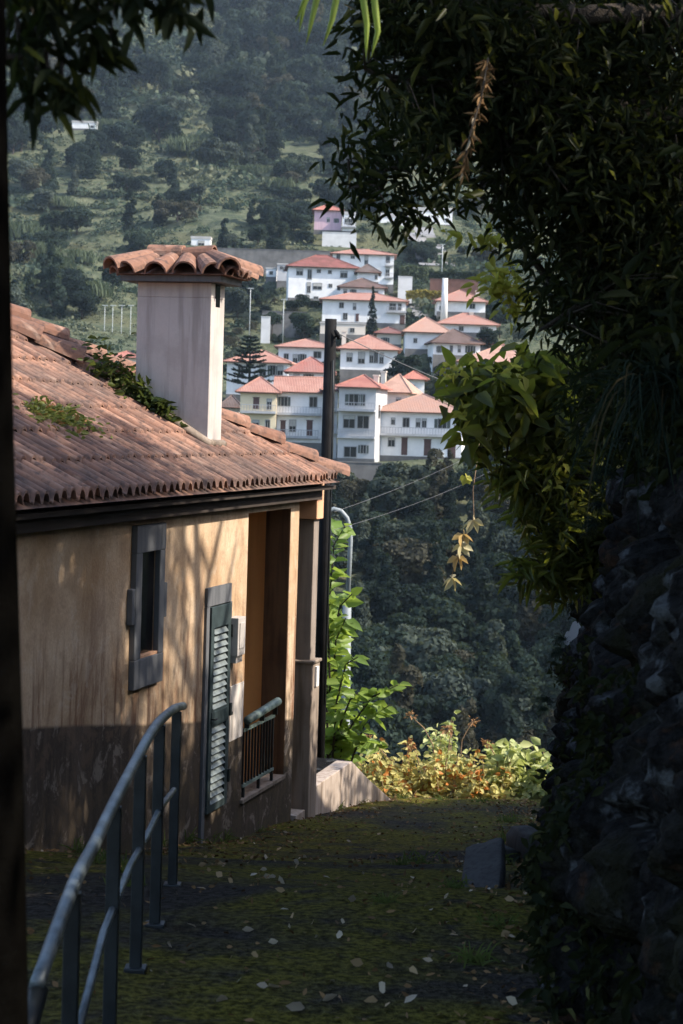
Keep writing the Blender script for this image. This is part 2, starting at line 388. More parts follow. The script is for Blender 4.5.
# ------------------------------------------------------------------ village houses (measured in the photo, built at real size)
def roofmat(name, c, d):
    t = NT(name); co = t.coords(); n = t.noise(co, .5, 5); n2 = t.noise(co, 5, 4)
    wv = t.new('ShaderNodeTexWave'); wv.bands_direction = 'X'; t.set(wv, 'Vector', co); t.set(wv, 'Scale', 1.5); t.set(wv, 'Distortion', .6)
    oi = t.new('ShaderNodeObjectInfo').outputs['Random']; c2 = t.mix(oi, c, tuple(x*.78+.05 for x in d))
    col = t.mix(t.ramp(n, .40, .62), c2, d); col = t.mix(t.math('MULTIPLY', t.ramp(n2, .5, .75), .5), col, tuple(x*.55 for x in d))
    col = t.mix(t.math('MULTIPLY', wv.outputs['Fac'], .3), col, tuple(x*.5 for x in d))
    return t.bsdf(col, .9, wv.outputs['Fac'], .5, .08, spec=.15)
RC = {'pink': roofmat('pink_tile_roof', (.44, .24, .185), (.33, .17, .135)), 'red': roofmat('red_tile_roof', (.42, .175, .13), (.31, .125, .10)),
      'dark': roofmat('dark_red_roof', (.24, .09, .08), (.16, .07, .06)), 'brown': roofmat('brown_roof', (.15, .09, .08), (.10, .07, .06)),
      'salmon': roofmat('salmon_tile_roof', (.50, .31, .235), (.37, .22, .17)), 'flat': simple('flat_roof', (.45, .44, .43), .9, .2, .5)}
WC = {'white': simple('white_render', (.80, .80, .80), .85, .16, .5), 'cream': simple('cream_render', (.70, .60, .42), .85, .10, .35),
      'grey': simple('grey_render', (.50, .50, .51), .85, .14, .35), 'pink': streaky('pink_render', (.66, .46, .52), (.55, .38, .43), sc=.35, b=.1),
      'warm': simple('warm_white_render', (.68, .61, .53), .85, .12, .35)}
M['pane'] = simple('window_glass', (.010, .013, .016), .2, .2, 2, bump=0)
M['wframe'] = simple('window_frame', (.30, .30, .30), .6, .1, 2)
M['blind'] = simple('window_blind', (.42, .42, .40), .8, .15, 2); M['vshut'] = simple('painted_shutter', (.07, .085, .075), .7, .2, 2)
M['wdoor'] = simple('brown_door', (.10, .055, .05), .7, .2, 2)
M['rail'] = simple('balcony_slab', (.40, .41, .43), .85, .2, 1.0)
BOX = []
def vhouse(label, x0, x1, yr, ye, yb, d, wall='white', roof='pink', D=8., yaw=0., wins=(), doors=(), slabs=(), chims=(), side=(), kind='hip', name='village_house', cat='house', group='houses on the far hillside', ov=.45, pad=True, ridge=.45):
    xm = (x0+x1)/2; cy = math.cos(yaw)
    A = P(xm, yb, d); k = d/F; Wd = (x1-x0)*k/cy; he = (yb-ye)*k
    root = thing(name, label, cat, A, yaw, group)
    BOX.append((x0-2, x1+2, yr-2, yb+1, d))
    if pad: PADS.append((A.x, A.y+D*.4, A.z-.05, max(Wd, D)*.62))
    w2 = Wd/2; b = MB(); b.box(-w2, w2, 0, D, -3.5, he)
    b.build('wall', WC[wall], root)
    zr = P(xm, yr, d+D*.5).z-A.z; zr = max(zr, he+.5)
    r = MB(); t = .14
    if kind == 'flat':
        r.box(-w2-.12, w2+.12, -.12, D+.12, he, he+max(.25, zr-he-.3))
    else:
        ov = .62; e0, e1, f0, f1 = -w2-ov, w2+ov, -ov, D+ov
        cutr = (D/2) if kind == 'hip' else -.0
        ra, rb = -w2+min(cutr, w2*.97) , w2-min(cutr, w2*.97)
        if kind == 'gable': ra, rb = e0, e1
        my = D/2; z0 = he-.02
        low = [(e0, f0, z0), (e1, f0, z0), (e1, f1, z0), (e0, f1, z0)]; up = [(a, bb, c+t) for a, bb, c in low]
        r.add(low+up+[(ra, my, zr+t), (rb, my, zr+t)], [(3, 2, 1, 0), (0, 1, 5, 4), (1, 2, 6, 5), (2, 3, 7, 6), (3, 0, 4, 7), (4, 5, 9, 8), (6, 7, 8, 9), (5, 6, 9), (7, 4, 8)])
        # raised ridge and hip lines
        for a, c in (((ra, my, zr+t), (rb, my, zr+t)),) + ((((e0, f0, z0+t), (ra, my, zr+t)), ((e1, f0, z0+t), (rb, my, zr+t))) if kind == 'hip' else ()):
            if (Vector(a)-Vector(c)).length > .3: r.tube([a, c], .11, 5)
    ro = r.build('roof', RC[roof], root)
    b = MB(); b.box(-w2-.05, w2+.05, -.05, -.001, -2.5, .45); b.build('plinth', M['retain'], root)
    if kind != 'flat':
        b = MB(); b.tube([(-w2-ov, -ov-.07, he+.05), (w2+ov, -ov-.07, he+.05)], .07, 6); b.build('gutter', M['redfence'], root)
    def X(px): return (px-xm)/(x1-x0)*Wd
    def Z(py): return (yb-py)*k
    for (a, y, ww, hh) in wins:
        cx, cz, hw, hz = X(a), Z(y), ww*k/2/cy, hh*k/2
        fm = MB(); g = .09
        fm.box(cx-hw-g, cx+hw+g, -.07, 0.01, cz-hz-g, cz-hz); fm.box(cx-hw-g, cx+hw+g, -.07, 0.01, cz+hz, cz+hz+g)
        fm.box(cx-hw-g, cx-hw, -.07, 0.01, cz-hz, cz+hz); fm.box(cx+hw, cx+hw+g, -.07, 0.01, cz-hz, cz+hz)
        fm.box(cx-.03, cx+.03, -.06, -.035, cz-hz, cz+hz)
        fo = fm.build('window', M['wframe'], root)
        pn = MB(); pn.box(cx-hw, cx+hw, -.03, 0.004, cz-hz, cz+hz); pn.build('pane', M['pane'], fo)
        q = rnd.random()
        if q < .38 and hz > .35:
            pn = MB(); pn.box(cx-hw+.01, cx+hw-.01, -.05, -.034, cz+hz-2*hz*rnd.uniform(.2, .6), cz+hz-.003); pn.build('blind', M['blind'], fo)
        elif q < .6 and hz > .35:
            pn = MB()
            pn.box(cx-hw-g-hw*.8, cx-hw-g-.005, -.05, -.002, cz-hz, cz+hz); pn.build('shutter', M['vshut'], fo); pn = MB(); pn.box(cx+hw+g+.005, cx+hw+g+hw*.8, -.05, -.002, cz-hz, cz+hz); pn.build('shutter', M['vshut'], fo)
    for (a, y, ww, hh) in doors:
        cx, cz, hw, hz = X(a), Z(y), ww*k/2/cy, hh*k/2
        fm = MB(); fm.box(cx-hw, cx+hw, -.05, 0.006, cz-hz, cz+hz); fm.box(cx-hw-.08, cx+hw+.08, -.08, 0.004, cz+hz, cz+hz+.1); fm.build('door', M['wdoor'], root)
    for (a, bb, y, out) in slabs:     # balcony with a parapet
        fm = MB(); z = Z(y); fm.box(X(a), X(bb), -out, -.002, z-.18, z)
        bo = fm.build('balcony', M['rail'], root)
        fm = MB(); fm.box(X(a), X(bb), -out, -out+.08, z+.003, z+.12); fm.box(X(a), X(bb), -out, -out+.06, z+.85, z+.92)
        nb = max(3, int((X(bb)-X(a))/.35))
        for i in range(nb+1):
            q = X(a)+(X(bb)-X(a)-.05)*i/nb; fm.box(q, q+.05, -out+.01, -out+.05, z+.12, z+.85)
        fm.build('parapet', M['rail'], bo)
    for (v, z, ww, hh, sgn) in side:  # windows on a side wall
        sx = sgn*w2; fm = MB()
        a0, a1 = sorted((sx-.006*sgn, sx+.05*sgn)); g = .08
        for q in ((v-ww/2-g, v-ww/2, z-hh/2, z+hh/2), (v+ww/2, v+ww/2+g, z-hh/2, z+hh/2), (v-ww/2-g, v+ww/2+g, z+hh/2, z+hh/2+g), (v-ww/2-g, v+ww/2+g, z-hh/2-g, z-hh/2)): fm.box(a0, a1, q[0], q[1], q[2], q[3])
        fo = fm.build('window', M['wframe'], root)
        pn = MB(); a0, a1 = sorted((sx-.004*sgn, sx+.02*sgn)); pn.box(a0, a1, v-ww/2, v+ww/2, z-hh/2, z+hh/2); pn.build('pane', M['pane'], fo)
    for (a, dy, top) in chims:
        fm = MB(); cx = X(a); s = .32; fm.box(cx-s, cx+s, dy-s, dy+s, he, Z(top)); fm.box(cx-s-.1, cx+s+.1, dy-s-.1, dy+s+.1, Z(top)+.003, Z(top)+.18)
        fm.build('chimney', WC['warm'], root)
    return root
vh = vhouse
vh('white two storey house with hipped tile roof and brown lower doors, lowest on the right', 375, 461, 395, 413, 460, 250, 'white', 'salmon', D=11, yaw=-.10,
   wins=[(392, 422, 3, 6), (405, 423, 6, 9), (417, 423, 3.6, 8), (423, 423, 3.6, 8), (441, 423, 8, 9), (455, 425, 4, 6), (391, 443, 6, 8)], doors=[(404, 447, 6, 17), (427, 447.5, 7, 16), (451, 449, 8, 20)], slabs=[(375, 458, 435, .9)], chims=[])
vh('grey three storey house with balconies right behind the tall dark pole', 337, 374, 376, 388, 462, 246, 'grey', 'red', D=10, yaw=-.16,
   wins=[(352, 400, 9, 11), (361, 400, 4, 11), (348, 422, 11, 12), (362, 422, 11, 12), (350, 452, 12, 10), (363, 449, 5, 8)], slabs=[(337, 374, 410, 1.2), (337, 374, 437, .5)], chims=[(368, 5, 375)], side=[(3, 6.3, 1.3, 1.6, 1)])
vh('white house wing with dark shutters between the cream house and the pole', 276, 322, 378, 393, 446, 252, 'white', 'pink', D=9, kind='gable',
   wins=[(283, 402, 6, 9), (312, 402, 7, 10), (292, 426, 6, 11)], doors=[(282.5, 428, 5, 13), (309, 428, 6, 15)], slabs=[(276, 320, 414, 1.0), (278, 318, 437, .7)])
vh('cream two storey house with pink hipped roof beside the white wing', 239, 275, 378, 393, 447, 250, 'cream', 'pink', D=9,
   wins=[(268, 404, 4, 10), (255, 424, 6, 7), (267, 425, 4, 10)], doors=[(255, 403.5, 6, 11)], slabs=[(240, 275, 412, .9)])
vh('narrow grey white balcony house squeezed left of the dark pole', 323, 336, 384, 391, 462, 249, 'grey', 'pink', D=7, wins=[(329, 402, 5, 9), (329, 424, 5, 9), (329, 450, 5, 9)], slabs=[(322, 336, 410, .9), (322, 336, 432, .9)])
vh('low brown roofed shed behind the left ridge tiles', 222, 238, 396, 408, 421, 262, 'warm', 'brown', D=6, name='shed', cat='shed', group=None)
vh('warm white house with salmon roof behind the balcony house', 378, 407, 375, 393, 416, 262, 'warm', 'salmon', D=9, yaw=-.2, chims=[(377, 4, 372)], wins=[(398, 401, 4, 6)])
vh('white house with small red roof in the gap above the cream house', 288, 331, 358, 373, 392, 268, 'white', 'red', D=9, wins=[(296, 378, 5, 7), (308, 378, 5, 7)], kind='hip')
vh('white house half hidden by the araucaria, pink roof', 226, 287, 351, 363, 398, 285, 'white', 'pink', D=10, yaw=-.1, wins=[(262, 370, 6, 11), (272, 370, 5, 9), (279.5, 370, 5, 9), (240, 372, 5, 9)])
vh('long white house with faded pink roof left of the pole', 278, 333, 340, 348, 366, 300, 'white', 'pink', D=9, wins=[(295, 359, 4, 8), (302, 358, 4, 7), (317, 354.5, 7, 6), (286, 357, 4, 5)])
vh('white house with square windows and pinkish roof just right of the pole', 340, 397, 336, 350, 373, 297, 'white', 'pink', D=10, wins=[(361, 358, 6, 11), (371, 357, 3.4, 11), (375.5, 357, 3.4, 11), (381, 358, 3.4, 10), (349, 358, 5, 8)], chims=[(343, 3, 332), (364, 3, 362)])
vh('plain white house under a broad salmon hipped roof on the right', 405, 448, 318, 333, 352, 322, 'white', 'salmon', D=11, wins=[(415, 341, 3, 4)])
vh('small white chapel like house with grey brown roof', 433, 480, 330, 344, 358, 316, 'white', 'brown', D=8, yaw=.1, wins=[(439, 350, 2.5, 6), (451, 349, 2.2, 6), (459, 349, 2.2, 6), (470, 349, 5, 7)])
vh('low house with sunlit salmon roof partly behind the leafy branch', 460, 535, 346, 363, 378, 300, 'warm', 'salmon', D=12, yaw=-.15)
vh('white house with long pink roof behind the salmon roofed house', 438, 496, 314, 325, 335, 344, 'white', 'pink', D=9, wins=[(461, 329, 4, 4), (484, 329, 4, 5)], chims=[(472, 4, 312)])
vh('small white house with pale pink roof beside the tall white post', 437, 485, 291, 302, 314.5, 369, 'white', 'pink', D=9, wins=[(472, 306, 5, 4.5), (445, 309, 2.5, 4), (433.5+8, 309, 2, 4)], chims=[(478, 4, 290)])
vh('long low white house with pink roof and dark conifer in front', 322, 405, 294, 301, 325, 356, 'white', 'pink', D=10, wins=[(341, 306, 4, 5), (354, 307, 2.5, 6), (392, 306, 6, 6), (399, 306, 3, 6), (345, 317, 4, 6)], doors=[(402, 319, 5, 9), (357, 318, 3, 7)], slabs=[(386, 406, 311, .8)])
vh('big white house with dark red roof and stairwell openings', 288, 356, 256, 268, 301, 388, 'white', 'dark', D=11, yaw=.06, wins=[(299, 273, 6, 6), (309, 275, 3.6, 9), (318, 271.5, 3.5, 3), (329, 272, 3, 3), (343, 274, 6.5, 6), (317, 286.5, 8.5, 6), (330, 285.5, 3, 3), (308.5, 288, 3.2, 10), (316, 298.5, 4, 3)])
vh('low brown roofed annexe in front of the big white house', 340, 384, 279, 288, 300, 372, 'white', 'brown', D=8, wins=[(345, 292, 3, 4), (353, 292, 3, 4), (376, 293, 3, 4)])
vh('small brown roofed house behind the low annexe', 357, 378, 265, 273, 284, 384, 'white', 'brown', D=7, wins=[(376, 277, 2, 4)])
vh('tall white house with thin pink eaves at the top of the village', 332, 393, 250, 255, 286, 418, 'white', 'pink', D=10, wins=[(337.5, 258, 3, 6), (352, 257, 3.6, 4), (365.5, 260, 3, 9), (387, 259, 3.5, 6), (387, 271, 3.5, 8)], slabs=[(384, 393, 265, .7), (384, 393, 277, .7)])
vh('pink house with balcony standing alone above the village', 314, 341, 205, 211, 232, 475, 'pink', 'red', D=8, wins=[(328, 220, 2.5, 4), (336, 220.5, 2.5, 4), (339, 210.5, 2, 2)])
vh('white flat balcony house attached beside the pink house', 342, 355, 212, 215, 233, 473, 'white', 'flat', D=7, kind='flat', wins=[(346, 221, 3, 6), (350, 222, 4, 6)], slabs=[(341, 356, 227, .9)])
vh('tiny white hut with one dark window on the left slope', 191, 210, 236, 239, 250, 470, 'white', 'flat', D=5, kind='flat', name='hut', cat='hut', group=None, wins=[(201, 243.5, 6, 5)])
vh('white box shed at the left end of the village', 266, 276, 267, 269, 279, 412, 'white', 'flat', D=5, kind='flat', name='shed', cat='shed', group=None, wins=[(271, 273, 3, 3)])
vh('grey box house next to the white box shed', 277, 287, 263, 265, 283, 408, 'grey', 'flat', D=6, kind='flat', wins=[(281, 268, 2.5, 3), (285, 269, 2, 4)])
vh('white house with flat roof high on the right behind the drooping leaves', 412, 452, 208, 212, 226, 525, 'white', 'flat', D=8, kind='flat', wins=[(447, 220, 3, 4), (425, 219, 4, 4), (436, 219, 3, 4)])
vh('stepped white facade behind the drooping leaf tips', 380, 407, 214, 218, 247, 500, 'white', 'flat', D=9, kind='flat', wins=[(386, 226, 3, 5), (396, 226, 3, 5), (388, 239, 3, 5), (400, 239, 3, 5)])
vh('dark red roofed house behind the pole wire', 377, 401, 328, 334, 347, 330, 'warm', 'dark', D=8, wins=[(385, 341, 4, 6)])
vh('long pale low building above the dark pole top', 320, 365, 322, 324, 337, 335, 'warm', 'flat', D=5, kind='flat', wins=[(330, 330, 4, 4), (352, 330, 4, 4)])
vh('white container like shed up among the terraces on the left', 72, 97, 121, 123, 130, 640, 'white', 'flat', D=5, kind='flat', name='shed', cat='shed', group=None, wins=[(92, 126.5, 3, 2)])
vh('salmon roofed house end peeping out left of the chimney', 112, 136, 352, 358, 372, 300, 'warm', 'red', D=8)
vh('little white house above the leafy branch on the right', 470, 500, 340, 345, 349, 330, 'white', 'red', D=6, wins=[])
vh('white house with reddish roof low behind the pole wire', 404, 424, 372, 380, 398, 285, 'white', 'red', D=6, wins=[(412, 388, 4, 5)])

# retaining walls, posts, road: built after the terrain knows the pads
def slab_wall(name, label, cat, x0, x1, yt, yb, d, mat, th=.5, slope=0., group=None):
    A = P((x0+x1)/2, yb, d); k = d/F; w2 = (x1-x0)*k/2; b = MB(); h = (yb-yt)*k
    n = max(2, int(w2*2/2)); vs = []; fs = []
    b.box(-w2, w2, 0, th, -2.5, h); b.box(-w2-.05, w2+.05, -.06, th+.06, h+.003, h+.12)
    o = b.build(name, mat, None, A); tag(o, label, cat, group); BOX.append((x0, x1, yt, yb, d)); return o
slab_wall('retaining_wall', 'pale grey block wall directly under the pink house', 'wall', 322, 356, 233, 248, 468, M['palepost'])
slab_wall('retaining_wall', 'long dark grey terrace wall left of the tall white house', 'wall', 214, 330, 250, 263, 432, M['retain'])
slab_wall('retaining_wall', 'grey end wall behind the roof corner, lowest in the village', 'wall', 338, 381, 463, 486, 234, M['retain'])
slab_wall('red_fence', 'low reddish bank fence above the pale pink roof', 'fence', 430, 478, 280, 287, 380, M['redfence'])
slab_wall('court_fence', 'dark long fence left of the small conifer', 'fence', 262, 306, 312, 325, 360, M['retain'], .15)
slab_wall('white_gate_post', 'squat white block beside the sports court on the left', 'post', 261, 270, 317, 329, 352, M['palepost'])
slab_wall('retaining_wall', 'pale wall with the yellow hedge on top', 'wall', 398, 412, 277, 290, 385, M['palepost'])
def mast(label, x, yt, yb, d, r=.09, mat='post', name='mast', group='thin masts beside the sports court'):
    A = P(x, yb, d); b = MB(); h = (yb-yt)*d/F; b.tube([(0, 0, -2), (0, 0, h)], [r, r*.7], 6); b.box(-.5, .5, -.1, .1, h+.002, h+.12)
    o = b.build(name, M[mat], None, A); tag(o, label, 'mast', group)
for x in (104, 112, 121, 130): mast('thin pale fence mast at the court left of the chimney', x, 306, 345, 350, .07)
mast('floodlight mast close to the right side of the chimney', 249.5, 289, 330, 352, .09, group=None, name='floodlight_mast')
mast('floodlight mast above the white block by the court', 283, 300, 332, 352, .09, group=None, name='floodlight_mast')
mast('stout white post standing before the pale pink roof', 444, 279, 314, 366, .75, 'palepost', 'white_post', None)
mast('thin lamp mast at the bend of the steep road', 442, 245, 268, 430, .12, 'post', 'mast', None)

# terrain mesh
def terrain():
    ys = np.concatenate([np.arange(-50, 40, 3.), np.arange(40, 200, 4.), np.arange(200, 560, 2.), np.arange(560, 1201, 5.)])
    xs = np.concatenate([np.arange(-430, -170, 10.), np.arange(-170, 170, 2.4), np.arange(170, 431, 10.)])
    X, Y = np.meshgrid(xs, ys); Z = H(X, Y)
    V = np.stack([X, Y, Z], 2).reshape(-1, 3); a, b = Y.shape
    i = (np.arange(a-1)[:, None]*b+np.arange(b-1)[None]).reshape(-1, 1)
    Q = i+np.array([[0, 1, b+1, b]])
    me = mesh_np('hillside', V, Q, True); o = link('hillside', me, M['hill']); o['kind'] = 'structure'
terrain()
# steep road through the upper village
def ribbon(name, pts, wd, mat):
    b = MB(); n = len(pts)
    L = []
    for i in range(n):
        p, q = pts[max(0, i-1)], pts[min(n-1, i+1)]
        t = Vector((q[0]-p[0], q[1]-p[1], 0)).normalized(); s = Vector((-t.y, t.x, 0))*wd/2
        for sg in (-1, 0, 1):
            x, y = pts[i][0]+s.x*sg, pts[i][1]+s.y*sg; L.append((x, y, pts[i][2]+.35))
    fs = []
    for i in range(n-1):
        for j in (0, 1): fs.append((i*3+j, i*3+j+1, i*3+4+j, i*3+3+j))
    b.add(L, fs); o = b.build(name, mat); o['kind'] = 'structure'; return o
def gpts(px, sub=5):
    out = []
    for (a, b) in zip(px[:-1], px[1:]):
        for k in range(sub):
            t = k/sub; g = ray_ground(a[0]+(b[0]-a[0])*t, a[1]+(b[1]-a[1])*t)
            if g: out.append(g)
    return out
try:
    ribbon('road', gpts([(438, 268), (428, 252), (418, 236), (416, 228)]), 8.0, M['road'])
    ribbon('road', gpts([(436, 326), (424, 318), (412, 308), (404, 302)]), 5.0, M['road'])
except Exception as e: print('road', e)
# ------------------------------------------------------------------ far vegetation
M['bank_leaf'] = far_leaf('wood_leaf', (.006, .014, .012), (.029, .045, .034), (.09, .12, .04))
M['bank_leaf_pale'] = far_leaf('pale_wood_leaf', (.020, .031, .028), (.066, .082, .066), (.13, .15, .06))
M['bank_leaf_dark'] = far_leaf('dark_wood_leaf', (.004, .009, .009), (.017, .029, .025), (.05, .08, .03))
M['bank_leaf_brown'] = far_leaf('brown_wood_leaf', (.021, .023, .017), (.058, .057, .040), (.13, .12, .05))
M['cane'] = far_leaf('cane_leaf', (.040, .060, .038), (.105, .128, .078), (.14, .18, .07))
M['scrub'] = far_leaf('scrub_leaf', (.012, .026, .018), (.066, .092, .064), (.09, .12, .06), .22, (.115, .125, .080))
def crown_mesh(kind, seed):
    r = random.Random(seed); lobes = []
    if kind == 'round':
        lobes = [(0, 0, 3.4, 1.9, 1.7)]+[(r.uniform(-1.7, 1.7), r.uniform(-1.7, 1.7), r.uniform(2.0, 4.8), r.uniform(.75, 1.35), r.uniform(.6, 1.15)) for _ in range(11)]; n, s = 2600, .46
    elif kind == 'tall':
        lobes = [(r.uniform(-.7, .7), r.uniform(-.7, .7), 1.2+k*.75, r.uniform(.8, 1.5)*(1-k*.06), r.uniform(.7, 1.0)) for k in range(9)]; n, s = 2300, .42
    elif kind == 'spread':
        lobes = [(r.uniform(-2.6, 2.6), r.uniform(-2.6, 2.6), r.uniform(1.8, 3.6), r.uniform(.8, 1.5), r.uniform(.5, .9)) for _ in range(15)]; n, s = 2600, .46
    elif kind == 'bush':
        lobes = [(r.uniform(-1.1, 1.1), r.uniform(-1.1, 1.1), r.uniform(.5, 1.4), r.uniform(.6, 1.0), r.uniform(.5, .8)) for _ in range(8)]; n, s = 1500, .26
    elif kind == 'cypress':
        lobes = [(r.uniform(-.2, .2), r.uniform(-.2, .2), .8+k*.62, (1.15-.085*k)*r.uniform(.85, 1.1), .62) for k in range(12)]; n, s = 2800, .28
    V, Q = crown_quads(lobes, n, s, seed)
    return mesh_np('crown', V, Q)
def trunk_mesh(h, r0):
    b = MB(); b.tube([(0, 0, -1.5), (.05, .02, h*.5), (-.05, .08, h)], [r0, r0*.75, r0*.35], 6)
    for a in range(4):
        c, s = math.cos(a*1.7+.4), math.sin(a*1.7+.4); b.tube([(0, 0, h*(.45+.1*a)), (c*.7, s*.7, h*(.62+.1*a)), (c*1.2, s*1.2, h*(.85+.08*a))], [r0*.4, r0*.28, r0*.1], 5)
    me = bpy.data.meshes.new('trunk'); me.from_pydata(b.v, [], b.f); me.update(); return me
TM = trunk_mesh(3.4, .17); TM.materials.append(M['bark'])
CR = {}
for kd, nv in (('round', 4), ('tall', 3), ('spread', 3), ('bush', 3), ('cypress', 2)):
    CR[kd] = [crown_mesh(kd, 100+i*7+len(kd)) for i in range(nv)]
_cm = {}
def cmesh(kd, i, mk):
    k = (kd, i, mk)
    if k not in _cm:
        me = CR[kd][i].copy(); me.materials.clear(); me.materials.append(M[mk]); _cm[k] = me
    return _cm[k]
def far_tree(name, label, group, p, s, kd, mk, sz=1., cat='tree'):
    t = thing(name, label, cat, (p[0], p[1], p[2]-(1.1*s if kd != 'bush' else .2*s)), rnd.uniform(0, 6.28), group); t.scale = (s, s, s*sz)
    o = bpy.data.objects.new('crown', cmesh(kd, rnd.randrange(len(CR[kd])), mk)); C.objects.link(o); o.parent = t
    if kd != 'bush':
        o = bpy.data.objects.new('trunk', TM); C.objects.link(o); o.parent = t
    return t
def blocked(px, py, wpx, hpx, d):
    for (a, b, c, e, hd) in BOX:
        if d < hd+12 and px+wpx > a and px-wpx < b and py > c and py-hpx < e: return True
    return False
LAB_W = {'bank_leaf': 'green round crowned tree in the shaded wood below the village', 'bank_leaf_dark': 'dark green tree in the shaded wood below the village', 'bank_leaf_pale': 'pale grey green tree in the shaded wood below the village', 'bank_leaf_brown': 'brownish half bare tree in the shaded wood below the village'}
LAB_U = {'bank_leaf': 'green bushy tree on the terraced hillside above the village', 'bank_leaf_dark': 'dark green tree on the terraced hillside above the village', 'bank_leaf_pale': 'pale grey green tree on the terraced hillside above the village', 'bank_leaf_brown': 'olive brown tree on the terraced hillside above the village'}
nw_ = 0
pts = []
for row in np.arange(482, 800, 19):
    for col in np.arange(-60, 740, 31):
        px, py = col+rnd.uniform(-13, 13)+(15 if int(row) % 2 else 0), row+rnd.uniform(-8, 8)
        if 0 < px < 683 and (px < 318 or px > 620): continue   # nothing of the wood shows behind the house and the rock face
        g = ray_ground(px, py)
        if g is None or g[1] > 245: continue
        pts.append((px, py, g))
for px, py, g in pts:
    mk = rnd.choices(['bank_leaf', 'bank_leaf_dark', 'bank_leaf_pale', 'bank_leaf_brown'], [5, 5, 2, 2])[0]
    if py < 520: mk = rnd.choice(['bank_leaf', 'bank_leaf_brown', 'bank_leaf_pale', 'bank_leaf_brown'])
    kd = rnd.choices(['round', 'tall', 'spread'], [5, 3, 2])[0]
    s = rnd.uniform(.75, 1.3)*(.62 if py < 505 else 1)
    if blocked(px, py, 12*s, 44*s, g[1]) and py < 500: s *= .4
    far_tree('wood_tree', LAB_W[mk], 'trees of the shaded wood below the village', g, s, kd, mk); nw_ += 1
nu_ = 0
def try_tree(px, py, kinds, mats, smin, smax, name='hillside_tree', lab=None, group='trees on the hillside above the village', sz=1.):
    global nu_
    g = ray_ground(px, py)
    if g is None: return
    s = rnd.uniform(smin, smax); kd = rnd.choice(kinds); mk = rnd.choice(mats); sp = s*F/g[1]
    if blocked(px, py, 2.2*sp, 4.5*sp, g[1]): return
    far_tree(name, lab or LAB_U[mk], group, g, s, kd, mk, sz); nu_ += 1
U = []
while len(U) < 400:
    px, py = rnd.uniform(-60, 560), rnd.uniform(-20, 335)
    if py > 180 and rnd.random() < .4: continue
    if px > 430 and py > 60 and rnd.random() < .75: continue
    if py < 60 and px > 380: continue
    f = vn(np.array(px/60.+2), np.array(py/38.), 4)
    if f < .45 and rnd.random() < .85: continue
    U.append((px, py))
for px, py in sorted(U, key=lambda q: q[1]):
    big = 2.3 if py < 170 else 1.25
    try_tree(px, py, ['round', 'round', 'spread', 'tall'], ['bank_leaf', 'bank_leaf_dark', 'bank_leaf_dark', 'bank_leaf_pale', 'bank_leaf_brown', 'bank_leaf'], .75*big, 1.5*big)
def one_tree(label, px, py, s, kd, mk, d=None, name='tree', sz=1., cat='tree'):
    g = ray_ground(px, py)
    if d: q = P(px, py, d); g = (q.x, d, q.z)
    far_tree(name, label, None, g, s, kd, mk, sz, cat)
one_tree('slim dark cypress standing before the long low white house', 372, 334, 1.0, 'cypress', 'bank_leaf_dark', 350, 'cypress', 1.15)
one_tree('dark round tree between the balcony house and the low brown shed roofs', 402, 386, 1.05, 'round', 'bank_leaf_dark', 292)
one_tree('dark tree behind the small chapel like house', 488, 352, .8, 'round', 'bank_leaf_dark', 318)
one_tree('round bush tree left of the dark pole top', 304, 338, .95, 'round', 'bank_leaf', 340)
one_tree('small dark bush against the big white house', 302, 302, .9, 'bush', 'bank_leaf_dark', 384, 'bush', 1, 'bush')
one_tree('dark tree beside the upper end of the tall white house', 402, 284, .9, 'round', 'bank_leaf_dark', 425)
one_tree('green tree left of the court fence', 272, 328, .7, 'round', 'bank_leaf', 356)
one_tree('grey green tree below the pink house terrace', 306, 250, 1.0, 'round', 'bank_leaf_dark', 470)
one_tree('loose green tree right of the red fence', 500, 330, 1.1, 'round', 'bank_leaf', 372)
one_tree('low bush filling the gap left of the lowest white house roof', 432, 386, .8, 'bush', 'bank_leaf_pale', 300, 'bush', 1, 'bush')
one_tree('bush beside the retaining wall behind the roof corner', 386, 478, .9, 'bush', 'bank_leaf_brown', 240, 'bush', 1, 'bush')
# reed thickets on the terraces
def cane_mesh(seed):
    r = np.random.default_rng(seed); n = 900
    p = r.normal(size=(n, 3))*np.array([1.5, 1.2, 0]); h = r.uniform(1.6, 4.2, n); V = []; Qs = []
    lean = r.normal(size=(n, 2))*.35; wv = r.uniform(.06, .13, n); a = r.uniform(0, 6.28, n); sx, sy = np.cos(a)*wv, np.sin(a)*wv
    lv = []
    for t, wf in ((0, .6), (.5, 1), (.85, .8), (1., .15)):
        x = p[:, 0]+lean[:, 0]*t*t*h*.5; y = p[:, 1]+lean[:, 1]*t*t*h*.5; z = h*t
        lv.append(np.stack([x-sx*wf, y-sy*wf, z], 1)); lv.append(np.stack([x+sx*wf, y+sy*wf, z], 1))
    V = np.stack(lv, 1).reshape(-1, 3); b = (np.arange(n)*8)[:, None]
    Q = np.concatenate([b+np.array([[k*2, k*2+1, k*2+3, k*2+2]]) for k in range(3)])
    return mesh_np('cane_thicket', V, Q)
CM = [cane_mesh(k) for k in (1, 2)]
for m in CM: m.materials.append(M['cane'])
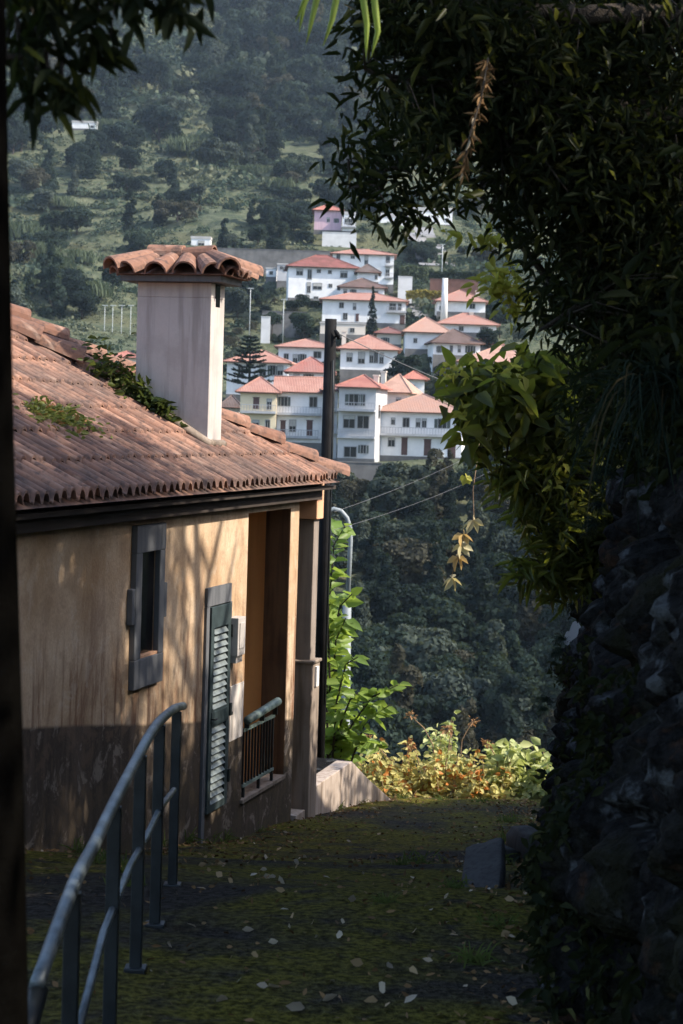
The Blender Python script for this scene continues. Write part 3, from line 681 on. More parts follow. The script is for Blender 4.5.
for px, py in [(30, 258), (55, 268), (18, 240), (75, 262), (40, 285), (205, 150), (230, 146), (160, 140), (140, 138), (120, 142), (110, 133), (60, 215), (185, 158), (215, 165), (255, 178), (20, 300), (90, 300), (280, 190), (300, 175), (50, 235)]:
    g = ray_ground(px, py)
    if g is None: continue
    o = bpy.data.objects.new('cane_thicket', rnd.choice(CM)); C.objects.link(o); o.location = g; o.rotation_euler = (0, 0, rnd.uniform(0, 6)); s = rnd.uniform(.8, 1.25)*g[1]/600; o.scale = (s*1.9, s*1.5, s)
    tag(o, 'pale upright cane thicket on a terrace of the hillside', 'cane thicket', 'cane thickets on the terraces')
# ground cover that nobody could count
def scrub():
    r = np.random.default_rng(3); P_ = []; S_ = []; K = 19000
    PX = r.uniform(-150, 760, K); PY = np.where(np.arange(K) < 16500, r.uniform(-50, 345, K), r.uniform(345, 520, K))
    gx, gy, gz_, ok = ray_batch(PX, PY)
    for px, py, x, y, z, o_ in zip(PX, PY, gx, gy, gz_, ok):
        if not o_: continue
        f = vn(np.array(px/60.), np.array((py+px*.06)/7.), 9)
        if py < 345 and f < .16: continue
        s = r.uniform(.5, 1.15)*(2.0 if r.random() < .14 else 1)*(y/430 if y > 400 else .6)*(1.25 if py < 110 else (1 if f > .45 else .5))
        if blocked(px, py, 2.0*s*F/y, 2.4*s*F/y, y): s *= .3
        P_.append((x, y, z)); S_.append(s)
    P_ = np.array(P_); S_ = np.array(S_); n = 30; N = len(P_)
    u = r.normal(size=(N*n, 3)); u /= np.linalg.norm(u, axis=1, keepdims=True); u[:, 2] = np.abs(u[:, 2])*.75
    s = np.repeat(S_, n)[:, None]; p = np.repeat(P_, n, 0)+u*s*np.array([1.6, 1.5, 1.55])*r.uniform(.5, 1.1, (N*n, 1))
    nr = u+r.normal(size=u.shape)*.6; nr /= np.linalg.norm(nr, axis=1, keepdims=True)
    a = np.cross(nr, r.normal(size=u.shape)); a /= np.linalg.norm(a, axis=1, keepdims=True); b = np.cross(nr, a); z = s*r.uniform(.3, .75, (N*n, 1))
    V = np.stack([p-a*z*.6, p+b*z*.4, p+a*z*.6, p-b*z*.4], 1).reshape(-1, 3)
    o = link('undergrowth', mesh_np('undergrowth', V, np.arange(len(V)).reshape(-1, 4)), M['scrub']); tag(o, 'mixed scrub and grasses covering the terraces between the trees', 'undergrowth', None, 'stuff')
scrub()
def hedge(label, x0, x1, yt, yb, d, mk, depth=1.6):
    A = P((x0+x1)/2, yb, d); k = d/F; w2 = (x1-x0)*k/2; h = (yb-yt)*k; r = np.random.default_rng(int(x0)); n = 1500
    p = np.stack([r.uniform(-w2, w2, n), r.uniform(-depth/2, depth/2, n), r.uniform(0, 1, n)**.6*h], 1)
    p[:, 2] += fbm(p[:, 0]*.9, p[:, 1]*.3, 4)*.25*h
    nr = r.normal(size=(n, 3)); nr /= np.linalg.norm(nr, axis=1, keepdims=True); a = np.cross(nr, r.normal(size=(n, 3))); a /= np.linalg.norm(a, axis=1, keepdims=True); b = np.cross(nr, a); z = r.uniform(.25, .5, (n, 1))
    V = np.stack([p-a*z*.6, p+b*z*.4, p+a*z*.6, p-b*z*.4], 1).reshape(-1, 3)
    o = link('hedge', mesh_np('hedge', V, np.arange(len(V)).reshape(-1, 4)), M[mk], None, A); tag(o, label, 'hedge')
M['yellow_hedge'] = leaf_mat('yellow_hedge_leaf', (.20, .18, .04), (.30, .25, .06), (.3, .25, .05), .3, .1)
hedge('yellow green hedge strip in front of the reddish fence', 406, 444, 291, 299, 374, 'yellow_hedge')
hedge('tall yellowish hedge arch above the pale wall', 399, 428, 267, 280, 388, 'cane')
hedge('long green hedge below the big white house', 286, 322, 301, 308, 380, 'bank_leaf')
hedge('dark hedge line under the tall white house road', 428, 478, 272, 280, 392, 'bank_leaf')

for k in range(420):
    px, py = rnd.uniform(225, 520), rnd.uniform(255, 474)
    g = ray_ground(px, py)
    if g is None: continue
    s = rnd.uniform(.45, 1.0)
    if blocked(px, py, 1.6*s*F/g[1], 2.2*s*F/g[1], g[1]-14): continue
    far_tree('garden_bush', 'rounded garden bush between the houses of the village', 'garden bushes between the village houses', g, s, 'bush', rnd.choice(['bank_leaf', 'bank_leaf_dark', 'bank_leaf_dark', 'bank_leaf_pale', 'bank_leaf_brown']), 1.1, 'bush')
def araucaria():
    A = P(249, 392, 274); H_ = (392-333)*274/F
    t = thing('araucaria', 'dark tiered araucaria right of the chimney before the white house', 'tree', A)
    b = MB(); b.tube([(0, 0, -3), (0, 0, H_*.6), (0, 0, H_)], [.22, .14, .03], 7); b.build('trunk', M['bark'], t)
    r = np.random.default_rng(5); Vs = []; pos = []; dr = []; br = MB()
    z = 1.0; tier = 0
    while z < H_*.97:
        f = 1-z/H_; R = 3.3*f**.75+.25; n = 6 if tier % 2 else 7; off = r.uniform(0, 6)
        for k in range(n):
            a = off+k*2*math.pi/n; R2 = R*r.uniform(.85, 1.1); c, s = math.cos(a), math.sin(a)
            q = [(0, 0, z), (c*R2*.5, s*R2*.5, z+.05*R2), (c*R2, s*R2, z+.20*R2)]; br.tube(q, [.05, .04, .02], 5)
            m = int(38*R2)+16; tt = r.uniform(.12, 1, m); p = np.stack([c*R2*tt, s*R2*tt, z+.05*R2*tt*2*.5+.15*R2*tt*tt], 1)
            side = np.where(r.random(m) < .5, 1, -1)[:, None]*np.array([[-s, c, 0]]); dd = side*r.uniform(.3, 1, (m, 1))+np.array([[c*.6, s*.6, .25]])+r.normal(size=(m, 3))*.2
            pos.append(p); dr.append(dd)
        z += .78*(.55+.55*f); tier += 1
    br.build('branches', M['bark'], t)
    V, Q = leaves_mesh(np.concatenate(pos), np.concatenate(dr), .42, .15, seed=4); link('foliage', mesh_np('foliage', V, Q), M['bank_leaf_dark'], t)
araucaria()
print('trees', nw_, nu_)

# ------------------------------------------------------------------ the house
TH = math.radians(75.8134); HZ = -4.2
HO = Vector((-2.3609, 14.0, HZ)); HD = Vector((math.cos(TH), math.sin(TH), 0)); HI = Vector((-HD.y, HD.x, 0))
def hw(s, t, h): return HO+HD*s+HI*t+Vector((0, 0, h-HZ))     # t grows into the house
house = thing('ochre_house', 'ochre plastered house with terracotta roof and tall chimney beside the lane', 'house', HO, TH)
Zl = lambda h: h-HZ
def wall_open(b, s0, s1, h0, h1, ops, t=0., dep=.25, mi=0):
    ss = sorted({s0, s1, *[o[0] for o in ops], *[o[1] for o in ops]}); hs = sorted({h0, h1, *[o[2] for o in ops], *[o[3] for o in ops]})
    for a, c in zip(ss[:-1], ss[1:]):
        for e, g in zip(hs[:-1], hs[1:]):
            if any(o[0] <= a and c <= o[1] and o[2] <= e and g <= o[3] for o in ops): continue
            b.quad((a, t, Zl(e)), (c, t, Zl(e)), (c, t, Zl(g)), (a, t, Zl(g)), mi)
    for (a, c, e, g) in ops:
        b.quad((a, t, Zl(e)), (a, t, Zl(g)), (a, t+dep, Zl(g)), (a, t+dep, Zl(e)), mi); b.quad((c, t, Zl(e)), (c, t+dep, Zl(e)), (c, t+dep, Zl(g)), (c, t, Zl(g)), mi)
        b.quad((a, t, Zl(g)), (c, t, Zl(g)), (c, t+dep, Zl(g)), (a, t+dep, Zl(g)), mi); b.quad((a, t, Zl(e)), (a, t+dep, Zl(e)), (c, t+dep, Zl(e)), (c, t, Zl(e)), mi)
b = MB()
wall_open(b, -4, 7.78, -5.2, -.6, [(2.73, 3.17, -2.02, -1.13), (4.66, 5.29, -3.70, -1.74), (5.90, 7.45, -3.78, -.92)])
b.quad((-4, 0, Zl(-5.2)), (-4, 0, Zl(-.6)), (-4, 7, Zl(-.6)), (-4, 7, Zl(-5.2))); b.quad((-4, 7, Zl(-5.2)), (-4, 7, Zl(-.6)), (7.6, 7, Zl(-.6)), (7.6, 7, Zl(-5.2)))
b.add([(-4, 0, Zl(-.6)), (-4, 7, Zl(-.6)), (-4, 3.6, Zl(1.45))], [(0, 1, 2)])
b.quad((7.78, 0, Zl(-5.2)), (7.78, .27, Zl(-5.2)), (7.78, .27, Zl(-.6)), (7.78, 0, Zl(-.6)))
wallo = b.build('wall', M['plaster'], house)
# niche pillar face, porch walls
b = MB(); b.box(7.447, 7.776, .253, .27, Zl(-5), Zl(-.62)); b.box(7.44, 7.4485, .004, .27, Zl(-3.78), Zl(-.93)); b.build('pillar_face', M['darkpost'], house)  # dark colour holds brown stain and the deep shade on this face
b = MB(); b.box(7.50, 7.70, .273, 3.0, Zl(-5), Zl(-.62)); b.box(5.8, 5.9, .26, 3.0, Zl(-5), Zl(-.62)); b.box(5.9, 7.7, 3.0, 3.1, Zl(-5), Zl(-.62)); b.build('porch_wall', M['orange'], house)
b = MB(); b.box(5.9, 7.498, .26, 3.0, Zl(-4.6), Zl(-3.9)); b.box(5.86, 7.42, -.03, .252, Zl(-3.80), Zl(-3.765)); b.build('parapet_sill', M['concrete'], house)
b = MB(); b.box(4.60, 5.88, .6, .7, Zl(-5), Zl(-.62)); b.box(2.4, 3.5, .45, .5, Zl(-2.4), Zl(-.9)); b.build('dark_interior', M['black'], house)  # black sheets stand in for the unlit rooms behind the openings
# window with stone surround
b = MB(); pr = .055
b.box(2.58, 3.30, -pr, -.001, Zl(-1.13), Zl(-.90)); b.box(2.58, 3.30, -pr, -.001, Zl(-2.27), Zl(-2.02))
b.box(2.58, 2.73, -pr+.003, -.001, Zl(-2.02), Zl(-1.13)); b.box(3.17, 3.30, -pr+.003, -.001, Zl(-2.02), Zl(-1.13))
b.box(2.50, 2.577, -pr+.004, -.001, Zl(-1.72), Zl(-1.42)); b.box(3.303, 3.37, -pr+.004, -.001, Zl(-1.72), Zl(-1.42))
wn = b.build('window', M['stone'], house, bevel=.008)
b = MB(); b.box(2.735, 3.165, .004, .02, Zl(-1.99), Zl(-1.135)); b.build('pane', M['black'], wn)
b = MB(); b.box(2.735, 3.165, -.045, .002, Zl(-2.018), Zl(-1.995)); b.build('sunlit_sill', M['beam'], wn)  # peach strip carries the sun on the sill in its colour
# shutter door
b = MB(); b.box(4.57, 5.31, -.03, -.001, Zl(-1.738), Zl(-1.565)); b.box(4.565, 4.655, -.028, -.001, Zl(-3.95), Zl(-1.742)); b.box(5.295, 5.345, -.028, -.001, Zl(-3.70), Zl(-1.742)); b.build('door_surround', M['stone'], house)
b = MB()
for (a, c, e, g) in ((4.67, 5.28, -1.95, -1.75), (4.67, 5.28, -2.88, -2.72), (4.67, 5.28, -3.69, -3.62), (4.67, 4.76, -2.72, -1.95), (5.19, 5.28, -2.72, -1.95), (4.67, 4.76, -3.62, -2.88), (5.19, 5.28, -3.62, -2.88)):
    b.box(a, c, -.045, .0, Zl(e), Zl(g))
b.box(4.72, 5.23, -.052, -.046, Zl(-2.86), Zl(-2.74))
door = b.build('door', M['shutter'], house, bevel=.004)
b = MB()
for (e, g) in ((-2.72, -1.95), (-3.62, -2.88)):
    n = int((g-e)/.062)
    for i in range(n):
        z = e+(i+.5)*(g-e)/n; hh = .052
        vs = [(s_, t_, Zl(z+dz)) for s_ in (4.762, 5.188) for t_, dz in ((-.050, -.028), (-.046, -.034), (.0, .026), (-.004, .032))]
        b.add(vs, [(0, 1, 2, 3), (7, 6, 5, 4), (0, 4, 5, 1), (1, 5, 6, 2), (2, 6, 7, 3), (3, 7, 4, 0)])
b.build('louvres', M['slat'], door)
for h in (-2.02, -2.78, -3.42):
    b = MB(); b.box(5.275, 5.325, -.062, -.03, Zl(h-.06), Zl(h+.06)); b.build('hinge', M['iron'], door)
b = MB(); b.tube([(4.71, -.05, Zl(-2.80)), (4.71, -.09, Zl(-2.80)), (4.79, -.09, Zl(-2.80))], .008, 6); b.build('handle', M['iron'], door)
b = MB(); b.box(5.30, 5.54, -.11, -.002, Zl(-2.27), Zl(-1.90)); b.box(5.34, 5.50, -.12, -.111, Zl(-2.20), Zl(-1.95)); b.box(5.32, 5.52, -.09, -.004, Zl(-2.34), Zl(-2.272)); b.build('meter_box', M['box'], house, bevel=.012)
b = MB(); b.box(5.42, 5.86, -.012, -.002, Zl(-3.12), Zl(-2.58)); mb = b.build('service_panel', M['panel'], house)
b = MB(); b.box(5.47, 5.49, -.02, -.0125, Zl(-2.86), Zl(-2.83)); b.build('lock', M['iron'], mb)
# loggia railing
b = MB(); b.tube([(5.96, -.03, Zl(-2.98)), (6.5, -.03, Zl(-2.955)), (7.04, -.03, Zl(-2.93))], .045, 10); lr = b.build('loggia_railing', M['greenrail'], house)
b = MB(); b.box(5.95, 7.06, .0, .03, Zl(-3.10), Zl(-3.07)); b.box(5.95, 7.06, .0, .03, Zl(-3.66), Zl(-3.63)); b.build('rail_bar', M['greenrail'], lr)
for i in range(11):
    s = 5.98+i*.105; b = MB(); b.box(s-.009, s+.009, .004, .024, Zl(-3.63), Zl(-3.10)); b.build('baluster', M['iron'], lr)
for s in (6.02, 6.55, 7.03):
    b = MB(); b.box(s-.016, s+.016, .001, .029, Zl(-3.765), Zl(-3.663)); b.build('foot', M['iron'], lr); b = MB(); b.box(s-.01, s+.01, -.03, .02, Zl(-3.068), Zl(-2.99)); b.build('bracket', M['iron'], lr)
# column on its pedestal, beam and step
b = MB(); b.box(8.24, 8.44, -.05, .25, Zl(-2.63), Zl(-1.07)); b.build('column', M['column'], house, bevel=.01)
b = MB(); b.box(8.17, 8.50, -.09, .32, Zl(-5.1), Zl(-2.66)); b.box(8.15, 8.52, -.11, .35, Zl(-2.66), Zl(-2.625)); pd = b.build('pedestal', M['concrete'], house, bevel=.01)
b = MB(); b.box(8.28, 8.38, -.115, -.091, Zl(-2.92), Zl(-2.70)); b.build('bell_box', M['white'], pd)
b = MB(); b.box(8.19, 8.47, -.09, 3.2, Zl(-1.066), Zl(-.66)); b.build('beam', M['beam'], house, bevel=.008)
b = MB(); b.box(7.785, 8.16, -.06, .6, Zl(-5), Zl(-4.27)); b.build('step', M['palewall'], house, bevel=.01)
# soffit boards, deepened as a dark band for the shade under the eave
b = MB(); b.box(-4.1, 8.18, -.14, -.003, Zl(-.84), Zl(-.665)); b.box(-4.1, 8.4, -.24, -.141, Zl(-.73), Zl(-.69)); b.build('soffit', M['soffit'], house)
# --- roof tiles: every row of half round tiles, each row lapping over the next
TAN = .56; HE = -.60; TO = -.31    # eave line at t=TO (outside), rising inwards
def roof_h(t): return HE+(t-TO)*TAN
def hip_s(t): return 8.30-(t-TO)*1.05
def roof_rows():
    r = np.random.default_rng(21); pitch = .165; row = .375; nrow = 11; seg = 13
    Vs = []; Qs = []; o = 0
    for i in range(nrow):
        t0 = TO+i*row; t1 = t0+row*1.12
        ncol = int((hip_s(t0+row*.3)+4.2)/pitch)
        for j in range(ncol):
            sc_ = -4.2+j*pitch+.5*pitch; dz = r.normal()*.004; ds = r.normal()*.004; dt = r.normal()*.008; sk = r.normal()*.006
            us = np.linspace(-.5, .5, seg)
            a_ = np.abs(us)/.33; prof = np.where(a_ < 1, .062*np.sqrt(np.maximum(0, 1-a_**2)), -.014*np.sin((np.minimum(a_, 1.515)-1)/.515*math.pi/2))-.02
            lip = .034
            rows = []
            for (tt, up, thin) in ((t1, 0.002, 0), (t0+dt, lip, 0), (t0+dt, lip-.020, 1), (t0+dt+.10, lip*.75-.020, 1)):
                wdt = pitch*(1.02 if not thin else 1.0)
                x = sc_+ds+us*wdt+(sk if tt == t0 else 0); h = roof_h(tt)+prof+up+dz
                rows.append(np.stack([x, np.full(seg, tt), h-HZ], 1))
            V = np.concatenate(rows)
            a = np.arange(seg-1)
            Q = np.concatenate([np.stack([a+k*seg, a+1+k*seg, a+1+(k+1)*seg, a+(k+1)*seg], 1) for k in range(3)])
            Vs.append(V); Qs.append(Q+o); o += len(V)
    V = np.concatenate(Vs); Q = np.concatenate(Qs)
    me = mesh_np('roof', V, Q, True); ro = link('roof', me, M['tile'], house)
    try: me.set_sharp_from_angle(angle=rad(50))
    except Exception: pass
    return ro
roof = roof_rows()
# second eave course under the first, far slopes and gable closing
def under_course():
    r = np.random.default_rng(5); Vs = []; Qs = []; o = 0; pitch = .165; seg = 13
    for j in range(75):
        sc_ = -4.2+j*pitch; us = np.linspace(-.5, .5, seg); a_ = np.abs(us)/.33; prof = np.where(a_ < 1, .062*np.sqrt(np.maximum(0, 1-a_**2)), 0)-.02
        rows = []
        for tt, dz in ((.05, .0), (TO+.10, .0), (TO+.10, -.022), (TO+.2, -.022)):
            rows.append(np.stack([sc_+us*pitch, np.full(seg, tt), np.full(seg, roof_h(TO)-.045+(tt-TO)*.2+dz-HZ)+prof], 1))
        V = np.concatenate(rows); a = np.arange(seg-1); Q = np.concatenate([np.stack([a+k*seg, a+1+k*seg, a+1+(k+1)*seg, a+(k+1)*seg], 1) for k in range(3)])
        Vs.append(V); Qs.append(Q+o); o += len(V)
    link('eave_course', mesh_np('eave_course', np.concatenate(Vs), np.concatenate(Qs), True), M['tile'], roof)
under_course()
b = MB()
rt = 3.75; rs = hip_s(rt)
def rp(s, t, dz=-.03): return (s, t, Zl(roof_h(t)+dz))
b.add([rp(-4.2, TO, -.05), rp(hip_s(TO), TO, -.05), rp(rs, rt), rp(-4.2, rt)], [(0, 1, 2, 3)])                      # boarding under the tiles
e2 = (hip_s(TO), 7.8, Zl(HE-.05)); b.add([rp(hip_s(TO), TO, -.05), e2, rp(rs, rt)], [(0, 1, 2)])
b.add([e2, (-4.2, 7.8, Zl(HE-.05)), rp(-4.2, rt), rp(rs, rt)], [(0, 1, 2, 3)])
b.build('roof_slope', M['tile'], roof)
def barrel(b, p0, p1, r0, r1, up=Vector((0, 0, 1)), n=9, th=.018, arc=math.pi):
    p0, p1 = Vector(p0), Vector(p1); t = (p1-p0).normalized(); a = t.cross(up).normalized(); u = a.cross(t)
    vs = []
    for (p, rr) in ((p0, r0), (p1, r1), (p0, r0-th), (p1, r1-th)):
        for k in range(n):
            an = -arc/2+arc*k/(n-1); vs.append(p+a*math.sin(an)*rr+u*(math.cos(an)*rr))
    fs = []
    for k in range(n-1):
        fs += [(k, k+1, n+k+1, n+k), (2*n+k, 3*n+k, 3*n+k+1, 2*n+k+1), (k, 2*n+k, 2*n+k+1, k+1), (n+k, n+k+1, 3*n+k+1, 3*n+k)]
    b.add(vs, fs, 0, False)
def barrel_row(p_low, p_high, L, r, jit=.01, up=Vector((0, 0, 1))):
    b = MB(); p_low, p_high = Vector(p_low), Vector(p_high); D = p_high-p_low; n = max(1, round(D.length/L)); q = random.Random(int(r*1e4)+n)
    for i in range(n):
        a = p_low+D*(i/n); c = p_low+D*((i+1.16)/n); j = Vector((q.uniform(-jit, jit), q.uniform(-jit, jit), q.uniform(-jit, jit)))
        barrel(b, a+j+Vector((0, 0, .03)), c+j+Vector((0, 0, -.01)), r*1.22, r*.84, up)
    return b
hb = barrel_row(rp(hip_s(TO)+.03, TO-.03, .0), rp(rs, rt, .03), .44, .115); hb.build('hip_tiles', M['ridge_tile'], roof)
hb = barrel_row(rp(5.42, 1.2, .02), rp(4.25, 3.3, .03), .46, .14); hb.build('ridge_tiles', M['ridge_tile'], roof)
hb = barrel_row(rp(-4.2, rt, .03), rp(rs, rt, .03), .48, .11); hb.build('ridge_tiles', M['ridge_tile'], roof)
# --- chimney
CS0, CS1, CT0, CT1, CH = 5.30, 5.72, .25, 1.0, 1.30
b = MB(); b.box(CS0, CS1, CT0, CT1, Zl(-.75), Zl(CH-.14)); b.box(CS0, CS1-.30, CT0, CT1, Zl(CH-.14), Zl(CH)); b.box(CS1-.14, CS1, CT0, CT1, Zl(CH-.14), Zl(CH)); b.box(CS1-.30, CS1-.14, CT0+.12, CT1, Zl(CH-.14), Zl(CH))
chim = b.build('chimney', M['chimney'], roof, bevel=.006)
b = MB(); rh = lambda t_: Zl(roof_h(t_)+.05)
b.tube([(CS0-.015, CT1, rh(CT1)), (CS0-.015, (CT0+CT1)/2, rh((CT0+CT1)/2)+.01), (CS0-.015, CT0-.01, rh(CT0)), (CS1+.01, CT0-.02, rh(CT0)-.005)], [.04, .055, .045, .04], 7); b.build('mortar_fillet', M['concrete'], chim)
b = MB(); b.box(CS1-.285, CS1-.155, CT0-.003, CT0+.11, Zl(CH-.22), Zl(CH-.005)); b.build('flue_opening', M['black'], chim)  # black block stands in for the dark inside the flue
b = MB(); b.box(CS0-.13, CS1+.13, CT0-.13, CT1+.13, Zl(CH+.003), Zl(CH+.06)); b.build('cap_slab', M['stone'], chim)
b = MB(); ms, mt = (CS0+CS1)/2, (CT0+CT1)/2; a0, a1, c0, c1 = CS0-.19, CS1+.18, CT0-.21, CT1+.16; zc, za = CH+.065, CH+.20
cor = [(a0, c0), (a1, c0), (a1, c1), (a0, c1)]
r0, r1 = (ms, mt-.27, Zl(za)), (ms, mt+.27, Zl(za))
base = [(x, y, Zl(zc)) for x, y in cor]
b.add(base+[r0, r1], [(0, 1, 4), (1, 2, 5, 4), (2, 3, 5), (3, 0, 4, 5), (3, 2, 1, 0)])
q = random.Random(4)
def cap_side(pa, pb, ta, tb, n, r):
    for k in range(n):
        f = (k+.5)/n; lo = Vector(pa).lerp(Vector(pb), f); hi = Vector(ta).lerp(Vector(tb), f); edge = 1-abs(f-.5)*2
        hi = lo.lerp(hi, .72+.25*edge); lo = lo+(lo-hi).normalized()*.05+Vector((q.uniform(-.01, .01), q.uniform(-.01, .01), .02+q.uniform(-.008, .008)))
        barrel(b, lo, hi+Vector((0, 0, .035)), r*1.1, r*.85)
cap_side(base[3], base[0], r1, r0, 4, .108); cap_side(base[0], base[1], r0, r0, 5, .075); cap_side(base[1], base[2], r0, r1, 4, .098); cap_side(base[2], base[3], r1, r1, 5, .075)
for i, tp in ((0, r0), (1, r0), (2, r1), (3, r1)):
    lo, hi = Vector(base[i]), Vector(tp); lo = lo+(lo-hi).normalized()*.06
    mid = lo.lerp(hi, .6)
    barrel(b, lo+Vector((0, 0, .06)), hi+Vector((0, 0, .06)), .12, .09)
barrel(b, Vector(r0)+Vector((0, -.06, .06)), Vector(r0).lerp(Vector(r1), .56)+Vector((0, 0, .05)), .12, .10); barrel(b, Vector(r1)+Vector((0, .06, .06)), Vector(r0).lerp(Vector(r1), .46)+Vector((0, 0, .075)), .12, .10)
b.build('cap_tiles', M['ridge_tile'], chim)
# --- low garden wall after the porch
b = MB(); lw = [(8.53, 0.0, -4.13), (10.45, -.02, -4.10), (10.95, -.10, -4.38), (11.5, -.30, -4.74)]
for (s0, t0, h0), (s1, t1, h1) in zip(lw[:-1], lw[1:]):
    vs = [(s0, t0, -5.3), (s1, t1, -5.3), (s1, t1, h1), (s0, t0, h0), (s0, t0+.2, -5.3), (s1, t1+.2, -5.3), (s1, t1+.2, h1), (s0, t0+.2, h0)]
    b.add([hw(*v)-hw(9, 0, -4.6) for v in vs], [(0, 1, 2, 3), (7, 6, 5, 4), (3, 2, 6, 7), (0, 4, 5, 1), (0, 3, 7, 4), (1, 5, 6, 2)])
tag(b.build('garden_wall', M['palewall'], None, hw(9, 0, -4.6), bevel=.01), 'low rendered garden wall sloping down to the lane end', 'wall')
b = MB(); b.box(0, 2.0, .21, 1.6, -.6, -.05)
o = b.build('planting_bed', M['rock'], None, hw(9, 0, -4.13)); o.rotation_euler = (0, 0, TH); o['kind'] = 'structure'

# ------------------------------------------------------------------ lane
def lane():
    xs = np.arange(-7, 7.01, .09); ys = np.arange(-5, 27.41, .09); X, Y = np.meshgrid(xs, ys)
    Z = gz(X, Y)+fbm(X*.8, Y*.8, 2)*.045+fbm(X*5, Y*5, 6)*.012+fbm(X*17, Y*17, 7)*.004
    Z += np.clip((X-.3-.08*Y)*.3, 0, 1)*.12*np.clip((Y-4)/4, 0, 1)       # rises towards the rock foot
    V = np.stack([X, Y, Z], 2).reshape(-1, 3); a, b_ = Y.shape
    Q = (np.arange(a-1)[:, None]*b_+np.arange(b_-1)[None]).reshape(-1, 1)+np.array([[0, 1, b_+1, b_]])
    o = link('path', mesh_np('path', V, Q, True), M['path']); o['kind'] = 'structure'
    return lambda x, y: float(gz(x, y)+fbm(np.array(x*.8), np.array(y*.8), 2)*.045+fbm(np.array(x*5), np.array(y*5), 6)*.012+np.clip((x-.3-.08*y)*.3, 0, 1)*.12*np.clip((y-4)/4, 0, 1))
LZ = lane()
# fallen leaves
M['dead'] = leaf_mat('dead_leaf', (.30, .17, .07), (.45, .36, .22), (.2, .12, .05), .1, .2, island=False)
M['pale_dead'] = leaf_mat('pale_dead_leaf', (.34, .28, .20), (.50, .43, .33), (.3, .25, .16), .1, .2, island=False)
M['litter'] = leaf_mat('litter_leaf', (.10, .055, .025), (.26, .16, .075), (.1, .06, .02), .05, .15, (.34, .28, .20), .96)
LF = []
for k in range(4):
    V, Q = leaves_mesh(np.zeros((1, 3)), np.array([[1., .1, .05]]), .075, .035+.007*k, fold=.5, curl=-.12-.08*k, seed=k)
    LF.append(mesh_np('fallen_leaf', V, Q))
def lane_leaf(px, py, size, pale):
    best = None
    for y in np.arange(8, 27, .05):
        p = P(px, py, y)
        if p.z < LZ(p.x, y): best = p; break
    if best is None: return
    me = LF[rnd.randrange(4)]; key = (me.name, pale)
    if key not in _cm: m2 = me.copy(); m2.materials.append(M['pale_dead' if pale else 'dead']); _cm[key] = m2
    o = bpy.data.objects.new('fallen_leaf', _cm[key]); C.objects.link(o); o.location = (best.x, best.y, LZ(best.x, best.y)+.012); o.rotation_euler = (rnd.uniform(-.35, .35), rnd.uniform(-.35, .35), rnd.uniform(0, 6.28)); o.scale = (size*.8,)*3
    tag(o, 'pale cream fallen leaf lying on the mossy lane' if pale else 'small brown fallen leaf lying on the mossy lane', 'fallen leaf', 'fallen leaves on the lane')
for (px, py, s) in [(278, 883, 1.7), (242, 932, 1), (268, 945, 1), (336, 938, 1), (356, 903, 1), (385, 997, 1.3), (424, 910, 1.3), (216, 1003, 1.3), (305, 1013, 1.5), (322, 1007, 1.2), (171, 950, 1), (196, 930, .9), (238, 984, .9), (288, 930, .8), (345, 925, .8), (303, 858, .8), (362, 850, .8), (405, 838, .8), (444, 812, .8), (392, 970, 1), (404, 1006, 1.2), (280, 912, .8), (330, 880, .8)]:
    lane_leaf(px, py, s, True)
for k in range(85):
    px, py = rnd.gauss(330, 95), rnd.uniform(818, 1015)
    if k < 40: px, py = rnd.uniform(190, 300), rnd.gauss(868, 13)
    if k > 70: px, py = rnd.uniform(440, 530), rnd.uniform(870, 960)
    if 175 < px < 530: lane_leaf(px, py, rnd.uniform(.5, 1.1), rnd.random() < .25)
def litter():
    r = np.random.default_rng(8); pos = []
    while len(pos) < 4300:
        y = r.uniform(7, 26.5); x = r.uniform(-3.2, 2.6)
        wx = -5.9+.2528*y if y > 13.5 else -3.0
        d1 = abs(x-wx) if y > 13.5 else 9; d2 = abs(x-(.35+.085*y))
        pr = .07+.8*math.exp(-d1/.3)+.9*math.exp(-d2/.35)
        if x < wx+.05 or r.random() > pr: continue
        pos.append((x, y, LZ(x, y)+.008))
    pos = np.array(pos); d = r.normal(size=(len(pos), 3)); d[:, 2] *= .25
    V, Q = leaves_mesh(pos, d, r.uniform(.025, .06, len(pos)), r.uniform(.012, .026, len(pos)), fold=.5, curl=-.25, seed=2)
    o = link('leaf_litter', mesh_np('leaf_litter', V, Q), M['litter']); tag(o, 'scattered small dead leaves along the wall foot and rock foot', 'leaf litter', None, 'stuff')
litter()
M['grass'] = leaf_mat('weed_blade', (.05, .075, .018), (.12, .15, .035), (.16, .2, .05), .35, .15)
def blades(n, hgt, spread, droop, wid, seed, dirv=(0, 0, 1), tang=.5):
    r = np.random.default_rng(seed); p0 = r.normal(size=(n, 3))*spread; p0[:, 2] *= .3
    d = r.normal(size=(n, 3))*tang+np.array(dirv); d /= np.linalg.norm(d, axis=1, keepdims=True); L = hgt*r.uniform(.5, 1.15, n)[:, None]
    sd = np.cross(d, r.normal(size=(n, 3))); sd /= np.linalg.norm(sd, axis=1, keepdims=True); rows = []
    K = 6
    for k in range(K):
        t = k/(K-1); c = p0+d*L*t*(1-.15*t)-np.array([0, 0, 1])*L*droop*t*t; wf = wid*(1-t**2)*.5+.0006
        rows += [c-sd*wf, c+sd*wf]
    V = np.stack(rows, 1).reshape(-1, 3); b_ = (np.arange(n)*2*K)[:, None]
    Q = np.concatenate([b_+np.array([[k*2, k*2+1, k*2+3, k*2+2]]) for k in range(K-1)]); return V, Q
GT = []
for k in range(3):
    V, Q = blades(55, .16, .05, .35, .007, k, tang=.6); m = mesh_np('grass_tuft', V, Q); m.materials.append(M['grass']); GT.append(m)
